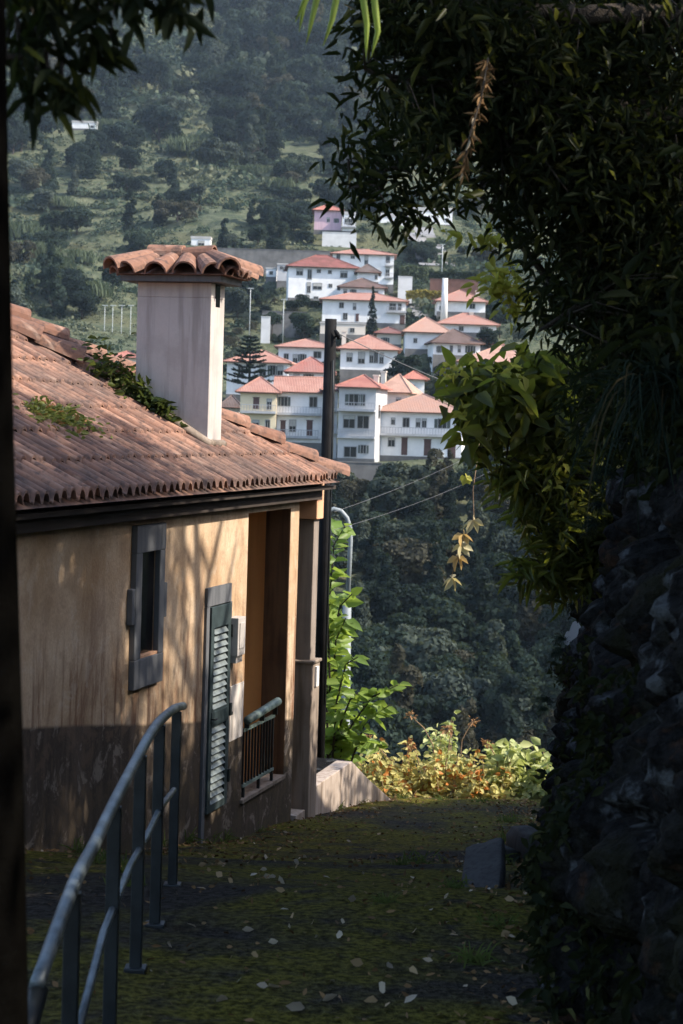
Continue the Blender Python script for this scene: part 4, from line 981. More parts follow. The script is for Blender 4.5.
for (x, y, s) in [(-1.55, 17.3, 1.3), (-1.35, 18.1, 1.5), (-1.2, 18.7, 1.5), (-1.05, 19.2, 1.2), (-.8, 20.3, 1.), (-.45, 22.1, .9), (.05, 23.6, 1.1), (.3, 24.4, 1.2), (.55, 25.3, 1.2), (.9, 25.9, 1.), (1.4, 25.9, .9), (1.9, 25.6, 1.1), (2.0, 22.5, 1.3), (1.75, 19.6, 1.5), (1.5, 17.6, 1.6), (1.35, 16.2, 1.4), (1.25, 14.8, 1.3), (1.0, 13.0, .9), (.65, 14.5, 1.3), (.5, 14.2, .8), (.75, 12.0, .9), (.9, 10.5, 1.), (.7, 9.6, 1.1), (-1.3, 12.3, 1.), (-1.5, 13.2, 1.2), (-1.8, 14.2, 1.3), (-1.2, 11.6, 1.), (.3, 11, .7)]:
    o = bpy.data.objects.new('grass_tuft', rnd.choice(GT)); C.objects.link(o); o.location = (x, y, LZ(x, y)); o.rotation_euler = (0, 0, rnd.uniform(0, 6)); o.scale = (s*1.05,)*3
    tag(o, 'short grass tuft growing at the edge of the mossy lane', 'grass tuft', 'grass tufts along the lane edges')

# ------------------------------------------------------------------ stones and rock bank
def stone(name, label, cat, loc, dims, rot, seed, sub=5, rough=.12):
    import bmesh
    bm = bmesh.new(); bmesh.ops.create_cube(bm, size=1); bmesh.ops.subdivide_edges(bm, edges=bm.edges[:], cuts=9, use_grid_fill=True)
    co = np.array([v.co[:] for v in bm.verts]); sph = co/np.linalg.norm(co, axis=1, keepdims=True)*.56; co = co*(1-rough*2)+sph*rough*2
    co += (fbm(co[:, 0]*3+co[:, 2]*2+seed, co[:, 1]*3-co[:, 2], seed)*rough*.5)[:, None]*sph
    for v, c in zip(bm.verts, co): v.co = Vector(c*np.array(dims))
    me = bpy.data.meshes.new(name); bm.to_mesh(me); bm.free(); me.polygons.foreach_set('use_smooth', [True]*len(me.polygons))
    o = link(name, me, M['rock_slab'], None, loc); o.rotation_euler = rot; tag(o, label, cat); return o
M['rock_slab'] = streaky('grey_slab', (.052, .05, .048), (.026, .025, .024), sc=5, b=.5)
p = P(483, 900, 12.5); stone('stone_slab', 'flat grey stone slab tilted at the foot of the rock', 'stone', (p.x, 12.5, LZ(p.x, 12.5)+.06), (.27, .95, .10), (.20, -.34, -.16), 3, rough=.16)
p = P(538, 842, 17.5); stone('boulder', 'dark rounded boulder in front of the rock foot, behind the slab', 'stone', (p.x, 17.5, LZ(p.x, 17.5)+.10), (.46, .5, .34), (0, .1, .3), 8, rough=.3)
p = P(500, 866, 15.0); stone('boulder', 'small dark stone right behind the tilted slab', 'stone', (p.x, 15.0, LZ(p.x, 15.0)+.05), (.25, .25, .2), (0, .2, .6), 5, rough=.3)
BY = np.array([-6, 0, 6, 9, 12, 16, 20, 21.0, 22.3, 23.5, 26.5, 28.5]); BXs = np.array([1.2, 1.05, .85, .84, 1.16, 1.62, 2.02, 2.25, 3.1, 3.5, 3.9, 5.5]); BTs = np.array([2.0, 1.2, .5, .1, -.2, -.35, -.55, -.8, -1.1, -1.5, -3.0, -5.])
def bank_surface(u, y):
    bx = np.interp(y, BY, BXs); top = np.interp(y, BY, BTs); g = gz(0, y)-.15; hgt = top-g
    U = np.array([0, .12, .3, .5, .62, .75, 1.0]); ox = np.array([0, .08, .26, .62, 1.3, 3.2, 9.5]); oz = np.array([0, .25, .62, 1.0, 1.12, 1.3, 1.45])
    x = bx+np.interp(u, U, ox)*np.where(u < .55, np.clip(hgt/3.4, .7, 1.4), 1.); z = g+np.interp(u, U, oz)*hgt
    return x, z
def rock_bank():
    ys = np.arange(-5, 28.3, .05); us = np.concatenate([np.linspace(0, .55, 120), np.linspace(.56, 1, 34)]); Yg, Ug = np.meshgrid(ys, us)
    X, Z = bank_surface(Ug, Yg); f1, f2, iv = worley(Yg*1.55+fbm(Yg, Z, 2)*.4, Z*1.9, 3); g1, g2, jv = worley(Yg*4.1, Z*4.6, 9)
    fade = np.clip((.62-Ug)/.1, .25, 1)*np.clip(Ug/.03, 0, 1)
    disp = (np.clip((f2-f1)*1.5, 0, .5)*.46+(iv-.5)*.30+np.clip((g2-g1), 0, .4)*.16+(jv-.5)*.09+fbm(Yg*.7, Z*.7, 5)*.25+np.abs(fbm(Yg*2.2, Z*2.6, 16))*.22+np.abs(fbm(Yg*6, Z*6, 6))*.12+fbm(Yg*15, Z*15, 8)*.035)*fade
    X = X-disp*.75+.44*fade; V = np.stack([X, Yg, Z], 2).reshape(-1, 3); a, b_ = Yg.shape
    Q = (np.arange(a-1)[:, None]*b_+np.arange(b_-1)[None]).reshape(-1, 1)+np.array([[0, 1, b_+1, b_]])
    global RX, RYg, RZ, RU; RX, RYg, RZ, RU = X, Yg, Z, Ug
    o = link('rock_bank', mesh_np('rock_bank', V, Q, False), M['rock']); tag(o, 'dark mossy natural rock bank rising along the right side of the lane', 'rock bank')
rock_bank()
# ------------------------------------------------------------------ handrail
def rail():
    def rp_(px, py, d=None): return P(px, py, d or 1840/(341.5-px))
    pts = [rp_(183, 706, 11.9), rp_(174, 709, 11.3), rp_(160, 721, 10.1), rp_(150, 735, 9.5), rp_(141, 751, 9.1), rp_(115, 801, 8.05), rp_(94, 845, 7.4), rp_(73, 886, 6.8), rp_(37, 985, 6.05)]
    t = thing('handrail', 'grey steel handrail on dark posts in the left foreground', 'handrail', (-.92, 9.0, LZ(-.92, 9.0)))
    L = lambda v: Vector(v)-t.location
    b = MB()
    sm = []
    for a, c, d_, e in zip([pts[0]]+pts[:-2], pts[:-1], pts[1:], pts[2:]+[pts[-1]]):
        for k in range(4):
            u = k/4; sm.append(.5*((2*c)+(d_-a)*u+(2*a-5*c+4*d_-e)*u*u+(3*c-a-3*d_+e)*u**3))
    sm.append(pts[-1]); b.tube([L(q) for q in sm], .025, 12); b.build('rail', M['steel'], t)
    b = MB(); e0 = pts[-1]; b.tube([L(e0+Vector((0, .03, -.02))), L(e0+Vector((-.02, -.12, -.15))), L(e0+Vector((-.03, -.2, -.6)))], .033, 10); b.build('rail_end', M['iron'], t)
    lo = [rp_(174, 790, 11.2), rp_(160, 808, 10.2), rp_(146, 838, 9.4), rp_(130, 866), rp_(104, 931), rp_(86, 1000), rp_(76, 1040)]
    b = MB(); b.tube([L(q) for q in lo], .017, 8); b.build('lower_rail', M['steel'], t)
    for (px, py, d) in ((177, 708, 11.6), (160, 721, 10.1), (141, 751, 9.1), (115, 801, 8.05), (73, 886, 6.8)):
        q = P(px, py, d); b = MB(); g = min(LZ(q.x, q.y), q.z-1.0)
        b.box(q.x-.028-t.location.x, q.x+.028-t.location.x, q.y-.02-t.location.y, q.y+.02-t.location.y, g-.15-t.location.z, q.z-.02-t.location.z)
        b.box(q.x-.05-t.location.x, q.x+.05-t.location.x, q.y-.05-t.location.y, q.y+.05-t.location.y, g-.02-t.location.z, g+.018-t.location.z)
        b.build('post', M['iron'], t, bevel=.006)
rail()
# ------------------------------------------------------------------ pole, lamp, cables
b = MB(); T0, T1 = P(331, 319, 25.5), P(322.5, 790, 25.5); T1.x = T0.x+.02
base = Vector((T0.x, 25.5, T1.z)); t = thing('utility_pole', 'black utility pole rising past the roof corner', 'pole', base)
b.tube([(0, 0, -.6), (0, 0, T0.z-base.z)], [.085, .074], 12); b.build('shaft', M['pole'], t)
b = MB(); q = P(336, 322, 25.4)-base; b.tube([(0.05, 0, q.z-.20), (q.x+.02, q.y, q.z-.16)], .012, 6); b.tube([(q.x-.01, q.y, q.z-.10), (q.x+.02, q.y, q.z-.15), (q.x+.05, q.y, q.z-.22)], [.018, .03, .018], 8); b.build('insulator', M['pole'], t)
b = MB(); q2 = P(333, 360, 25.4)-base; b.tube([(q2.x-.0, -.085, q2.z), (q2.x+.02, -.10, q2.z-.5), (q2.x+.02, -.10, q2.z-4.4)], .012, 6); b.build('cable_run', M['iron'], t)
M['cable'] = simple('grey_cable', (.11, .11, .115), .6, .1, 2)
def cable(label, pts, r, sag=0.):
    a, c = Vector(pts[0]), Vector(pts[1]); n = 16; b = MB()
    b.tube([a.lerp(c, k/n)+Vector((0, 0, -sag*4*(k/n)*(1-k/n))) for k in range(n+1)], r, 5); o = b.build('overhead_cable', M['cable']); tag(o, label, 'cable')
cable('pale overhead cable running from the pole top down across the village', (P(339, 334, 25.3), P(620, 418, 52)), .006, .35)
cable('faint upper cable over the wood behind the pole', (P(334, 512, 25.4), P(560, 395, 60)), .003, .3)
cable('faint lower cable over the wood behind the pole', (P(334, 530, 25.4), P(560, 425, 60)), .003, .3)
base = P(346.5, 790, 30.5); base.z = -7.2; t = thing('street_lamp', 'slim grey street lamp with arched neck behind the leafy shrub', 'street lamp', base)
def LL(px, py): return P(px, py, 30.5)-base
b = MB(); b.tube([(0, 0, -.3), LL(347, 604)], [.075, .068], 10); b.build('post', M['lampsteel'], t)
b = MB(); b.tube([LL(347.5, 606), LL(350.5, 540), LL(350, 528), LL(347, 518), LL(341, 511), LL(334, 509), LL(327, 512), LL(320, 519), LL(314, 530)], .036, 8); b.build('arm', M['lampsteel'], t)
b = MB(); q = LL(311, 534); b.tube([q+Vector((.12, 0, .06)), q, q+Vector((-.2, 0, -.1))], [.04, .11, .05], 8); b.build('lamp_head', M['lampsteel'], t)

# ------------------------------------------------------------------ near plants
def leafset(name, parent, pos, dirs, L, W, mat, seed=0, fold=.25, curl=.25):
    V, Q = leaves_mesh(np.array(pos, float), np.array(dirs, float), np.array(L), np.array(W), fold, curl, seed); return link(name, mesh_np(name, V, Q), mat, parent)
M['creeper'] = leaf_mat('creeper_leaf', (.006, .010, .004), (.022, .026, .009), (.05, .06, .015), .2, .1, (.06, .06, .02), .94)
M['sunleaf'] = leaf_mat('bright_broad_leaf', (.10, .17, .035), (.20, .28, .06), (.34, .46, .07), .45, .3)
M['autumn'] = leaf_mat('autumn_leaf', (.44, .42, .14), (.68, .62, .28), (.7, .62, .22), .4, .2, (.50, .20, .05), .84)
M['autumn_green'] = leaf_mat('pale_green_leaf', (.32, .38, .16), (.56, .58, .28), (.45, .50, .14), .4, .2)
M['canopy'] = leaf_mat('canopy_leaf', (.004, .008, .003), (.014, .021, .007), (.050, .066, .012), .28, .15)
M['canopy_olive'] = leaf_mat('olive_canopy_leaf', (.022, .030, .008), (.06, .066, .016), (.16, .17, .03), .35, .3)
M['bright'] = leaf_mat('sunlit_yellow_green_leaf', (.34, .36, .06), (.45, .42, .08), (.55, .52, .08), .5, .2)  # yellow green leaves, their sun glow partly put into the bright colour
# big leaved shrub behind the pole
base = P(330, 800, 27.3); base.z = -5.3; sh = thing('broad_leaf_shrub', 'bright green broad leaved shrub between the pole and street lamp', 'shrub', base)
stems = [[(328, 800), (331, 720), (328, 620), (334, 545), (346, 524)], [(331, 800), (345, 735), (372, 697), (400, 684)], [(331, 800), (340, 750), (362, 742), (382, 745)], [(330, 790), (337, 700), (346, 664), (358, 657)],
         [(328, 790), (327, 690), (322, 600), (320, 545)], [(331, 790), (331, 700), (336, 640), (346, 618)], [(330, 800), (350, 765), (366, 720), (390, 705)], [(330, 700), (333, 640), (340, 606), (352, 594)], [(330, 780), (338, 730), (350, 700), (362, 690)]]
b = MB(); pos = []; dr = []; Ls = []
for si, st in enumerate(stems):
    q = [P(x, y, 27.3+rnd.uniform(-.5, .5)-(.3*k)) for k, (x, y) in enumerate(st)]; b.tube([v-base for v in q], [.02, .016, .012, .007, .004][:len(q)], 5)
    for k in range(len(q)-1):
        n = max(2, int((q[k+1]-q[k]).length/.045))
        for i in range(n):
            if k == 0 and i < n*.45: continue
            c = q[k].lerp(q[k+1], i/n); d = (q[k+1]-q[k]).normalized(); sg = 1 if i % 2 else -1
            sd = Vector((sg*rnd.uniform(.3, 1), rnd.uniform(-.9, .9), rnd.uniform(-.45, .45)))+d*.35
            pos.append(c-base); dr.append(sd); Ls.append(rnd.uniform(.15, .29))
b.build('stems', M['bark'], sh); leafset('leaves', sh, pos, dr, Ls, np.array(Ls)*.56, M['sunleaf'], 3, .3, .3)
# autumn border at the lane end
def border(label, x0, x1, ytop, mat, seed, n=230, d=27.6, L=.105, name='autumn_shrub'):
    r = np.random.default_rng(seed); A = P((x0+x1)/2, 803, d); A.z = -5.45; w2 = (x1-x0)/2*d/F; h = P(0, ytop, d).z-A.z if False else (P((x0+x1)/2, ytop, d).z-A.z)
    t = thing(name, label, 'shrub', A, 0, 'sunlit shrubs at the lane end'); b = MB(); pos = []; dr = []; Ls = []
    for k in range(26):
        fx = r.uniform(-1, 1); hh = h*(1-.35*abs(fx)**1.5)*r.uniform(.62, 1.25); tip = Vector((fx*w2, r.uniform(-.45, .5), hh)); m = Vector((fx*w2*.6, tip.y*.6, hh*.55)); b.tube([(fx*.3*w2, tip.y*.3, -.3), m, tip], [.008, .006, .003], 4)
        for i in range(int(n*1.4)//26):
            f = r.uniform(.42, 1.02); c = m.lerp(tip, (f-.4)/.6) if f > .4 else m; pos.append(c+Vector(r.normal(size=3)*.05)); v = r.normal(size=3); v[2] = v[2]*.5-.05; dr.append(v); Ls.append(L*r.uniform(.6, 1.25))
    b.build('stems', M['twig'], t); leafset('leaves', t, pos, dr, Ls, np.array(Ls)*.62, M[mat], seed, .3, .3)
border('low yellow shrub right beside the garden wall end', 352, 395, 752, 'autumn', 1, 520)
border('orange tinged shrub with pale leaves, second from the garden wall', 382, 432, 757, 'autumn', 2, 560, 27.4)
border('tall pale green leafy shrub at the middle of the sunlit border', 425, 468, 733, 'autumn_green', 3, 520, 27.9)
border('yellow leafed shrub low in front of the tall pale green one', 415, 478, 765, 'autumn', 4, 560, 27.2)
border('rusty yellow shrub right of the tall pale green one', 460, 515, 762, 'autumn', 5, 560, 27.3)
border('pale green rosette leaved shrub near the rock foot', 482, 532, 752, 'autumn_green', 6, 520, 27.6, .16)
border('last small green shrub touching the rock foot', 525, 556, 765, 'autumn_green', 7, 380, 27.4, .16)
border('low straw yellow growth along the border front', 360, 420, 778, 'autumn', 8, 380, 27.05, .09)
def stalk(label, pts, d, head):
    q = [P(x, y, d) for x, y in pts]; base = q[0].copy(); base.z -= .25; t = thing('dry_stalk', label, 'dry stalk', base); b = MB(); b.tube([v-base for v in [base]+q], [.010]+[.008]*(len(q)-1)+[.005], 5); b.build('stem', M['twig'], t)
    r = np.random.default_rng(int(pts[0][0])); n = 26; e = q[-1]-base; v = r.normal(size=(n, 3)); pos = np.array(e)[None]+v*.025
    leafset('seed_head', t, pos, v, np.full(n, head), np.full(n, head*.55), M['dead_orange'], 1)
M['dead_orange'] = leaf_mat('dry_orange_leaf', (.26, .14, .07), (.40, .26, .14), (.5, .25, .1), .35, .15)
stalk('tallest dry curving stalk with brown seed head', [(436, 770), (433, 745), (424, 728), (411, 716)], 27.5, .05)
stalk('dry stalk with brown head above the pale green shrub', [(460, 765), (462, 740), (468, 729), (473, 722)], 27.6, .045)
stalk('dry stalk bent over with orange leaf, left of the pale green shrub', [(446, 765), (450, 738), (452, 730), (447, 729)], 27.3, .06)
stalk('leaning dry stalk with orange leaf right of the pale green shrub', [(498, 760), (492, 750), (486, 744)], 27.4, .06)
stalk('thin bare dry stalk leaning left by the garden wall', [(397, 765), (385, 755), (372, 740), (368, 738)], 27.4, .03)
stalk('reddish dry stalk with rusty leaves above the orange tinged shrub', [(420, 770), (416, 752), (410, 745)], 27.3, .07)
# plants on the roof
def roof_plant(label, s, t, dz, n, spread, L, mat, seed, name='roof_foliage', droop=.2):
    r = np.random.default_rng(seed); loc = hw(s, t, roof_h(t)+dz); o = np.zeros((n, 3)); o = r.normal(size=(n, 3))*np.array(spread); o[:, 2] = np.abs(o[:, 2])
    ex = np.array(HD)[None]*o[:, :1]+np.array(HI)[None]*o[:, 1:2]+np.array([[0, 0, 1]])*(o[:, 2:]+o[:, 1:2]*TAN)
    d = r.normal(size=(n, 3)); d[:, 2] = np.abs(d[:, 2])*.6-droop; l = L*r.uniform(.5, 1.2, n)
    V, Q = leaves_mesh(ex, d, l, l*.45, seed=seed); ob = link(name, mesh_np(name, V, Q), M[mat], None, loc); tag(ob, label, 'plant')
M['fern'] = leaf_mat('fern_leaf', (.04, .06, .015), (.10, .12, .03), (.16, .2, .04), .35, .2)
roof_plant('bushy green plant growing on the tiles at the left of the chimney', 5.25, 1.18, .07, 330, (.14, .14, .14), .11, 'fern', 1)
roof_plant('dark green fern sprouting at the foot of the chimney face', 5.22, .78, .05, 240, (.04, .12, .09), .12, 'fern_dark', 2) if False else None
M['fern_dark'] = leaf_mat('dark_fern_leaf', (.02, .036, .012), (.05, .07, .02), (.1, .13, .03), .3, .2)
roof_plant('dark green fern sprouting at the foot of the chimney face', 5.2, .80, .05, 260, (.04, .12, .08), .12, 'fern_dark', 2)
M['sedum'] = leaf_mat('roof_creeper_leaf', (.10, .13, .03), (.24, .25, .07), (.28, .3, .06), .35, .2, (.35, .18, .06), .88)
roof_plant('straggling yellow green creeper lying on the roof tiles', 2.45, .60, .05, 520, (.26, .10, .03), .075, 'sedum', 3, 'roof_creeper')
roof_plant('small moss tuft on the chimney cap tiles', 5.35, .72, 1.30-.02+.12-.58+.62, 90, (.05, .10, .02), .05, 'fern', 5, 'moss_tuft')
# hanging vine with pale leaves
top = P(480, 440, 21.5); v = thing('hanging_vine', 'thin hanging vine with cream and orange leaves before the wood', 'vine', top)
pl = [(480, 440), (473, 490), (474, 518), (463, 540), (458, 556), (451, 578)]; b = MB(); b.tube([P(x, y, 21.5)-top for x, y in pl], .004, 5); b.build('stem', M['twig'], v)
M['vine_leaf'] = leaf_mat('cream_vine_leaf', (.50, .46, .28), (.58, .52, .32), (.6, .5, .2), .4, .2); M['vine_orange'] = leaf_mat('orange_vine_leaf', (.52, .36, .14), (.58, .44, .2), (.6, .4, .15), .4, .2)
for i, (x, y, mk) in enumerate([(473, 520, 'vine_leaf'), (463, 534, 'vine_orange'), (462, 545, 'vine_leaf'), (458, 557, 'vine_orange'), (452, 578, 'vine_leaf'), (466, 477, 'bright')]):
    c = np.array(P(x, y, 21.5)-top); a = np.array([[-1, .2, -.5], [-.4, -.3, -.9], [.5, .1, -.8], [1, -.2, -.35], [.2, .4, .4]]); leafset('leaf', v, np.repeat(c[None], 5, 0), a, np.array([.10, .12, .11, .10, .06])*1.35*(1 if i < 5 else .6), np.full(5, .075), M[mk], i, .3, .3)
M['white_leaf'] = leaf_mat('white_bracket', (.55, .56, .57), (.62, .63, .64), (.5, .5, .5), .2, .2, island=False)
for (x, y, s, lb) in ((574.5, 632, .2, 'taller of two white bracket growths on the rock edge'), (567.5, 638, .13, 'smaller lower white bracket growth left of the taller one')):
    q = P(x, y, 19.6); vs = []; n = 12
    b = MB(); ring = [(math.cos(a)*.28*s*(1+.25*math.sin(a*2)), math.sin(a)*.55*s) for a in np.linspace(0, 2*math.pi, n, endpoint=False)]
    b.add([(x_, -.012, z_) for x_, z_ in ring]+[(x_*.85+.01, .05, z_*.85) for x_, z_ in ring], [tuple(range(n)), tuple(range(2*n-1, n-1, -1))]+[(i, n+i, n+(i+1) % n, (i+1) % n) for i in range(n)])
    tag(b.build('bracket_growth', M['white_leaf'], None, q), lb, 'fungus')

# ------------------------------------------------------------------ trees over the lane
def cl(px, py, rx, ry, d, n, seed, dz=.6):
    r = np.random.default_rng(seed); u = r.normal(size=(n, 3)); u /= np.linalg.norm(u, axis=1, keepdims=True); u *= r.uniform(.2, 1, (n, 1))**.5
    c = np.array(P(px, py, d)); return c+u*np.array([rx*d/F, dz, ry*d/F])
def limb(b, pts, r0, r1):
    q = [P(*p) for p in pts]; n = len(q); sm = []
    for i in range(n-1):
        for k in range(3): sm.append(q[i].lerp(q[i+1], k/3)+Vector((rnd.uniform(-1, 1), rnd.uniform(-1, 1), rnd.uniform(-1, 1)))*.02)
    sm.append(q[-1]); m = len(sm); b.tube(sm, [r0+(r1-r0)*i/(m-1) for i in range(m)], 7)
    return sm
def twigs(b, centres, anchors, r=.006):
    an = np.array([tuple(a) for a in anchors])
    for c in centres:
        k = np.argmin(((an-c)**2).sum(1)); a = Vector(an[k]); c = Vector(c); m = a.lerp(c, .55)+Vector((0, 0, .06)); b.tube([a, m, c], [r, r*.8, r*.45], 4)
# A: big tree rooted on the bank, boughs hanging over the lane
tb = Vector((4.4, 12.0, 1.55)); bt = thing('overhanging_tree', 'big dark tree on the rock bank whose boughs hang over the lane', 'tree', tb)
b = MB(); b.tube([(4.4, 12, 1.2), (4.2, 11.6, 2.6), (3.9, 11.0, 4.2), (3.5, 10.5, 6)], [.26, .22, .18, .1], 10)
l1 = limb(b, [(980, 40, 11.2), (720, 120, 9.8), (560, 100, 9.4), (450, 85, 9.2), (365, 70, 9.0)], .09, .01)
l2 = limb(b, [(980, -40, 11.2), (700, 20, 9.4), (520, 10, 9.2), (420, 0, 9.0), (350, -15, 8.9)], .07, .01)
l3 = limb(b, [(560, 100, 9.4), (470, 140, 9.3), (400, 170, 9.2), (350, 188, 9.1)], .022, .006)
l4 = limb(b, [(760, 420, 11), (610, 330, 10.4), (546, 275, 10.2), (505, 222, 10.1), (462, 180, 10.0), (440, 150, 9.9)], .03, .006)
l5 = limb(b, [(900, 200, 11), (700, 260, 10), (600, 300, 9.8), (540, 330, 9.6)], .06, .008)
bb = b
cs = []
for i, (x, y, rx, ry, d, n) in enumerate([(392, 60, 24, 34, 9, 9), (380, 30, 24, 25, 8.9, 7), (402, 120, 42, 42, 9.1, 21), (420, 172, 58, 28, 9.2, 22), (362, 176, 22, 26, 9.1, 12), (402, 206, 30, 14, 9.1, 8), (440, 100, 55, 55, 9.3, 55), (430, 20, 75, 40, 9.1, 100), (505, 60, 70, 80, 9.3, 150), (560, 150, 70, 110, 9.5, 190), (520, 210, 34, 30, 9.8, 12), (610, 90, 90, 130, 9.6, 260), (640, 230, 80, 120, 9.8, 230), (590, 290, 48, 60, 9.9, 70), (680, 60, 90, 150, 10.4, 200), (545, 30, 120, 60, 10.4, 160), (660, 330, 60, 80, 9.6, 150), (640, 420, 50, 50, 10.8, 90), (600, 380, 30, 60, 11.5, 60), (490, 130, 50, 60, 9.9, 60)]):
    cs.append(cl(x, y, rx, ry, d, n, 40+i, .55 if rx > 30 else .25))
cs = np.concatenate(cs); twigs(bb, cs[::3], l1+l2+l3+l4+l5)
o = bb.build('trunk', M['bark'], bt); o.location = -tb
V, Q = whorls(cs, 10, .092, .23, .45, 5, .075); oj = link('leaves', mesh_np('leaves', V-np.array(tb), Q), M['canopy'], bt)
V, Q = whorls(cs[::6], 6, .12, .27, .45, 15, .06); link('olive_leaves', mesh_np('olive_leaves', V-np.array(tb), Q), M['canopy_olive'], bt)
yl = np.concatenate([cl(488, 243, 12, 5, 10.4, 5, 61, .1), cl(500, 284, 20, 15, 10.6, 15, 62, .15), cl(515, 300, 18, 12, 10.6, 8, 64, .1), cl(461, 232, 3, 3, 10.2, 1, 63, .05), cl(462, 372, 18, 10, 14.6, 5, 65, .15), cl(505, 372, 30, 8, 14.7, 6, 66, .15), cl(470, 412, 12, 14, 14.7, 4, 67, .1), cl(545, 470, 30, 20, 14.7, 5, 68, .2), cl(575, 510, 14, 20, 15, 4, 69, .2)])
V, Q = whorls(yl, 5, .09, .4, .2, 9, .03); link('sunlit_yellow_leaves', mesh_np('sunlit_yellow_leaves', V-np.array(tb), Q), M['bright'], bt)
# crown proper above the lane and bank (mostly above the frame): it shades the lane
r = np.random.default_rng(77); cc = []
def crown(x, y, z, rx, ry, rz, n):
    u = r.normal(size=(n, 3)); u /= np.linalg.norm(u, axis=1, keepdims=True); u *= r.uniform(.35, 1, (n, 1))**.6; cc.append(np.array([x, y, z])+u*np.array([rx, ry, rz]))
for a in [(3.6, 10.5, 6.2, 2.8, 3.2, 1.6, 520), (4.5, 13.2, 5.4, 1.9, 2.0, 1.9, 1000), (3.9, 13.3, 3.7, 1.1, 1.9, .9, 520), (5.4, 13.0, 3.9, 1.2, 2.2, 1.1, 420), (1.0, 11.6, 4.3, 1.8, 2.2, 1.0, 420), (-1.2, 9.5, 4.2, 1.6, 2.0, .9, 300), (5.6, 11.5, 2.6, 1.4, 2.6, 1.2, 420), (4.6, 8.0, 2.2, 1.2, 2.5, 1.2, 380), (2.2, 7.5, 5.4, 2.6, 3.2, 1.3, 480), (4.6, 6.5, 4.8, 2.2, 3.2, 1.6, 420), (.6, 4.0, 4.3, 2.4, 3.2, 1.0, 420), (3.0, 2.5, 4.4, 2.2, 3.0, 1.4, 360), (5.4, 10.5, 4.2, 1.8, 3.4, 1.7, 420)]: crown(*a)
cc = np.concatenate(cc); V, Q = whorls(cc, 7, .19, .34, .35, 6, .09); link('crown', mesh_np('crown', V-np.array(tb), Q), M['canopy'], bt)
# B: looser tree behind it whose gaps let the sun flecks through to the house wall
tb2 = Vector((5.6, 16.6, .9)); b2 = thing('bank_tree', 'loose crowned tree farther along the rock bank, sun breaking through it', 'tree', tb2); b = MB(); b.tube([(0, 0, -.6), (-.1, .1, 1.6), (-.3, 0, 3.2), (-.5, -.2, 4.6)], [.2, .16, .12, .05], 8)
for a in range(7): b.tube([(-.2, 0, 1.8+.35*a), (math.cos(a*2.1)*.8, math.sin(a*2.1)*.8, 2.4+.35*a), (math.cos(a*2.1)*1.5, math.sin(a*2.1)*1.5, 2.8+.4*a)], [.07, .05, .02], 5)
b.build('trunk', M['bark'], b2); cc = []
for a in [(5.3, 15.6, 3.6, 1.4, 1.1, 1.2, 210), (5.8, 17.0, 2.4, 1.2, 1.2, .8, 110), (5.4, 18.2, 2.2, 1.3, 1.2, .8, 100), (5.0, 15.4, 5.4, 1.3, .9, .9, 110), (6.0, 19.6, 1.0, 1.0, 1.4, .8, 120), (5.6, 22.5, -.2, 1.1, 1.8, .7, 160)]: crown(*a)
cc = np.concatenate(cc); V, Q = whorls(cc, 7, .18, .36, .35, 8, .08); link('leaves', mesh_np('leaves', V-np.array(tb2), Q), M['canopy'], b2)
# C: large leaved bush on the rock face
tb3 = Vector((3.1, 16.0, .45)); b3 = thing('rock_face_bush', 'large leaved bush reaching out from the rock face towards the houses', 'bush', tb3); b = MB()
m1 = limb(b, [(740, 430, 16), (620, 420, 15.3), (540, 392, 15.1), (460, 385, 15.0)], .035, .006); m2 = limb(b, [(740, 470, 16), (640, 490, 15.4), (560, 470, 15.2), (505, 465, 15.0)], .03, .006); m3 = limb(b, [(700, 520, 16.2), (620, 540, 15.8), (560, 540, 15.5), (522, 565, 15.3)], .025, .005)
big = np.concatenate([cl(468, 382, 24, 20, 15, 17, 71, .35), cl(500, 400, 38, 38, 15, 40, 72, .4), cl(545, 402, 45, 42, 15.2, 50, 73, .4), cl(470, 430, 12, 22, 15, 8, 74, .2), cl(585, 400, 45, 55, 15.4, 50, 75, .4), cl(520, 372, 40, 12, 15.1, 16, 76, .3)])
nar = np.concatenate([cl(535, 468, 42, 28, 15.2, 50, 81, .4), cl(560, 515, 45, 35, 15.4, 54, 82, .4), cl(582, 558, 36, 30, 15.6, 40, 83, .35), cl(530, 566, 22, 8, 15.3, 12, 84, .2), cl(560, 585, 20, 10, 15.5, 9, 86, .2), cl(600, 480, 40, 55, 15.6, 60, 85, .4)])
twigs(b, np.concatenate([big, nar])[::2], m1+m2+m3, .007); o = b.build('stems', M['bark'], b3); o.location = -tb3
M['bush_leaf'] = leaf_mat('broad_bush_leaf', (.030, .044, .011), (.125, .15, .036), (.32, .36, .04), .42, .25, (.30, .29, .05), .92)
V, Q = whorls(big, 6, .21, .42, .35, 12, .07); link('broad_leaves', mesh_np('broad_leaves', V-np.array(tb3), Q), M['bush_leaf'], b3)
V, Q = whorls(nar, 10, .19, .17, .25, 13, .05); link('narrow_leaves', mesh_np('narrow_leaves', V-np.array(tb3), Q), M['bush_leaf'], b3)
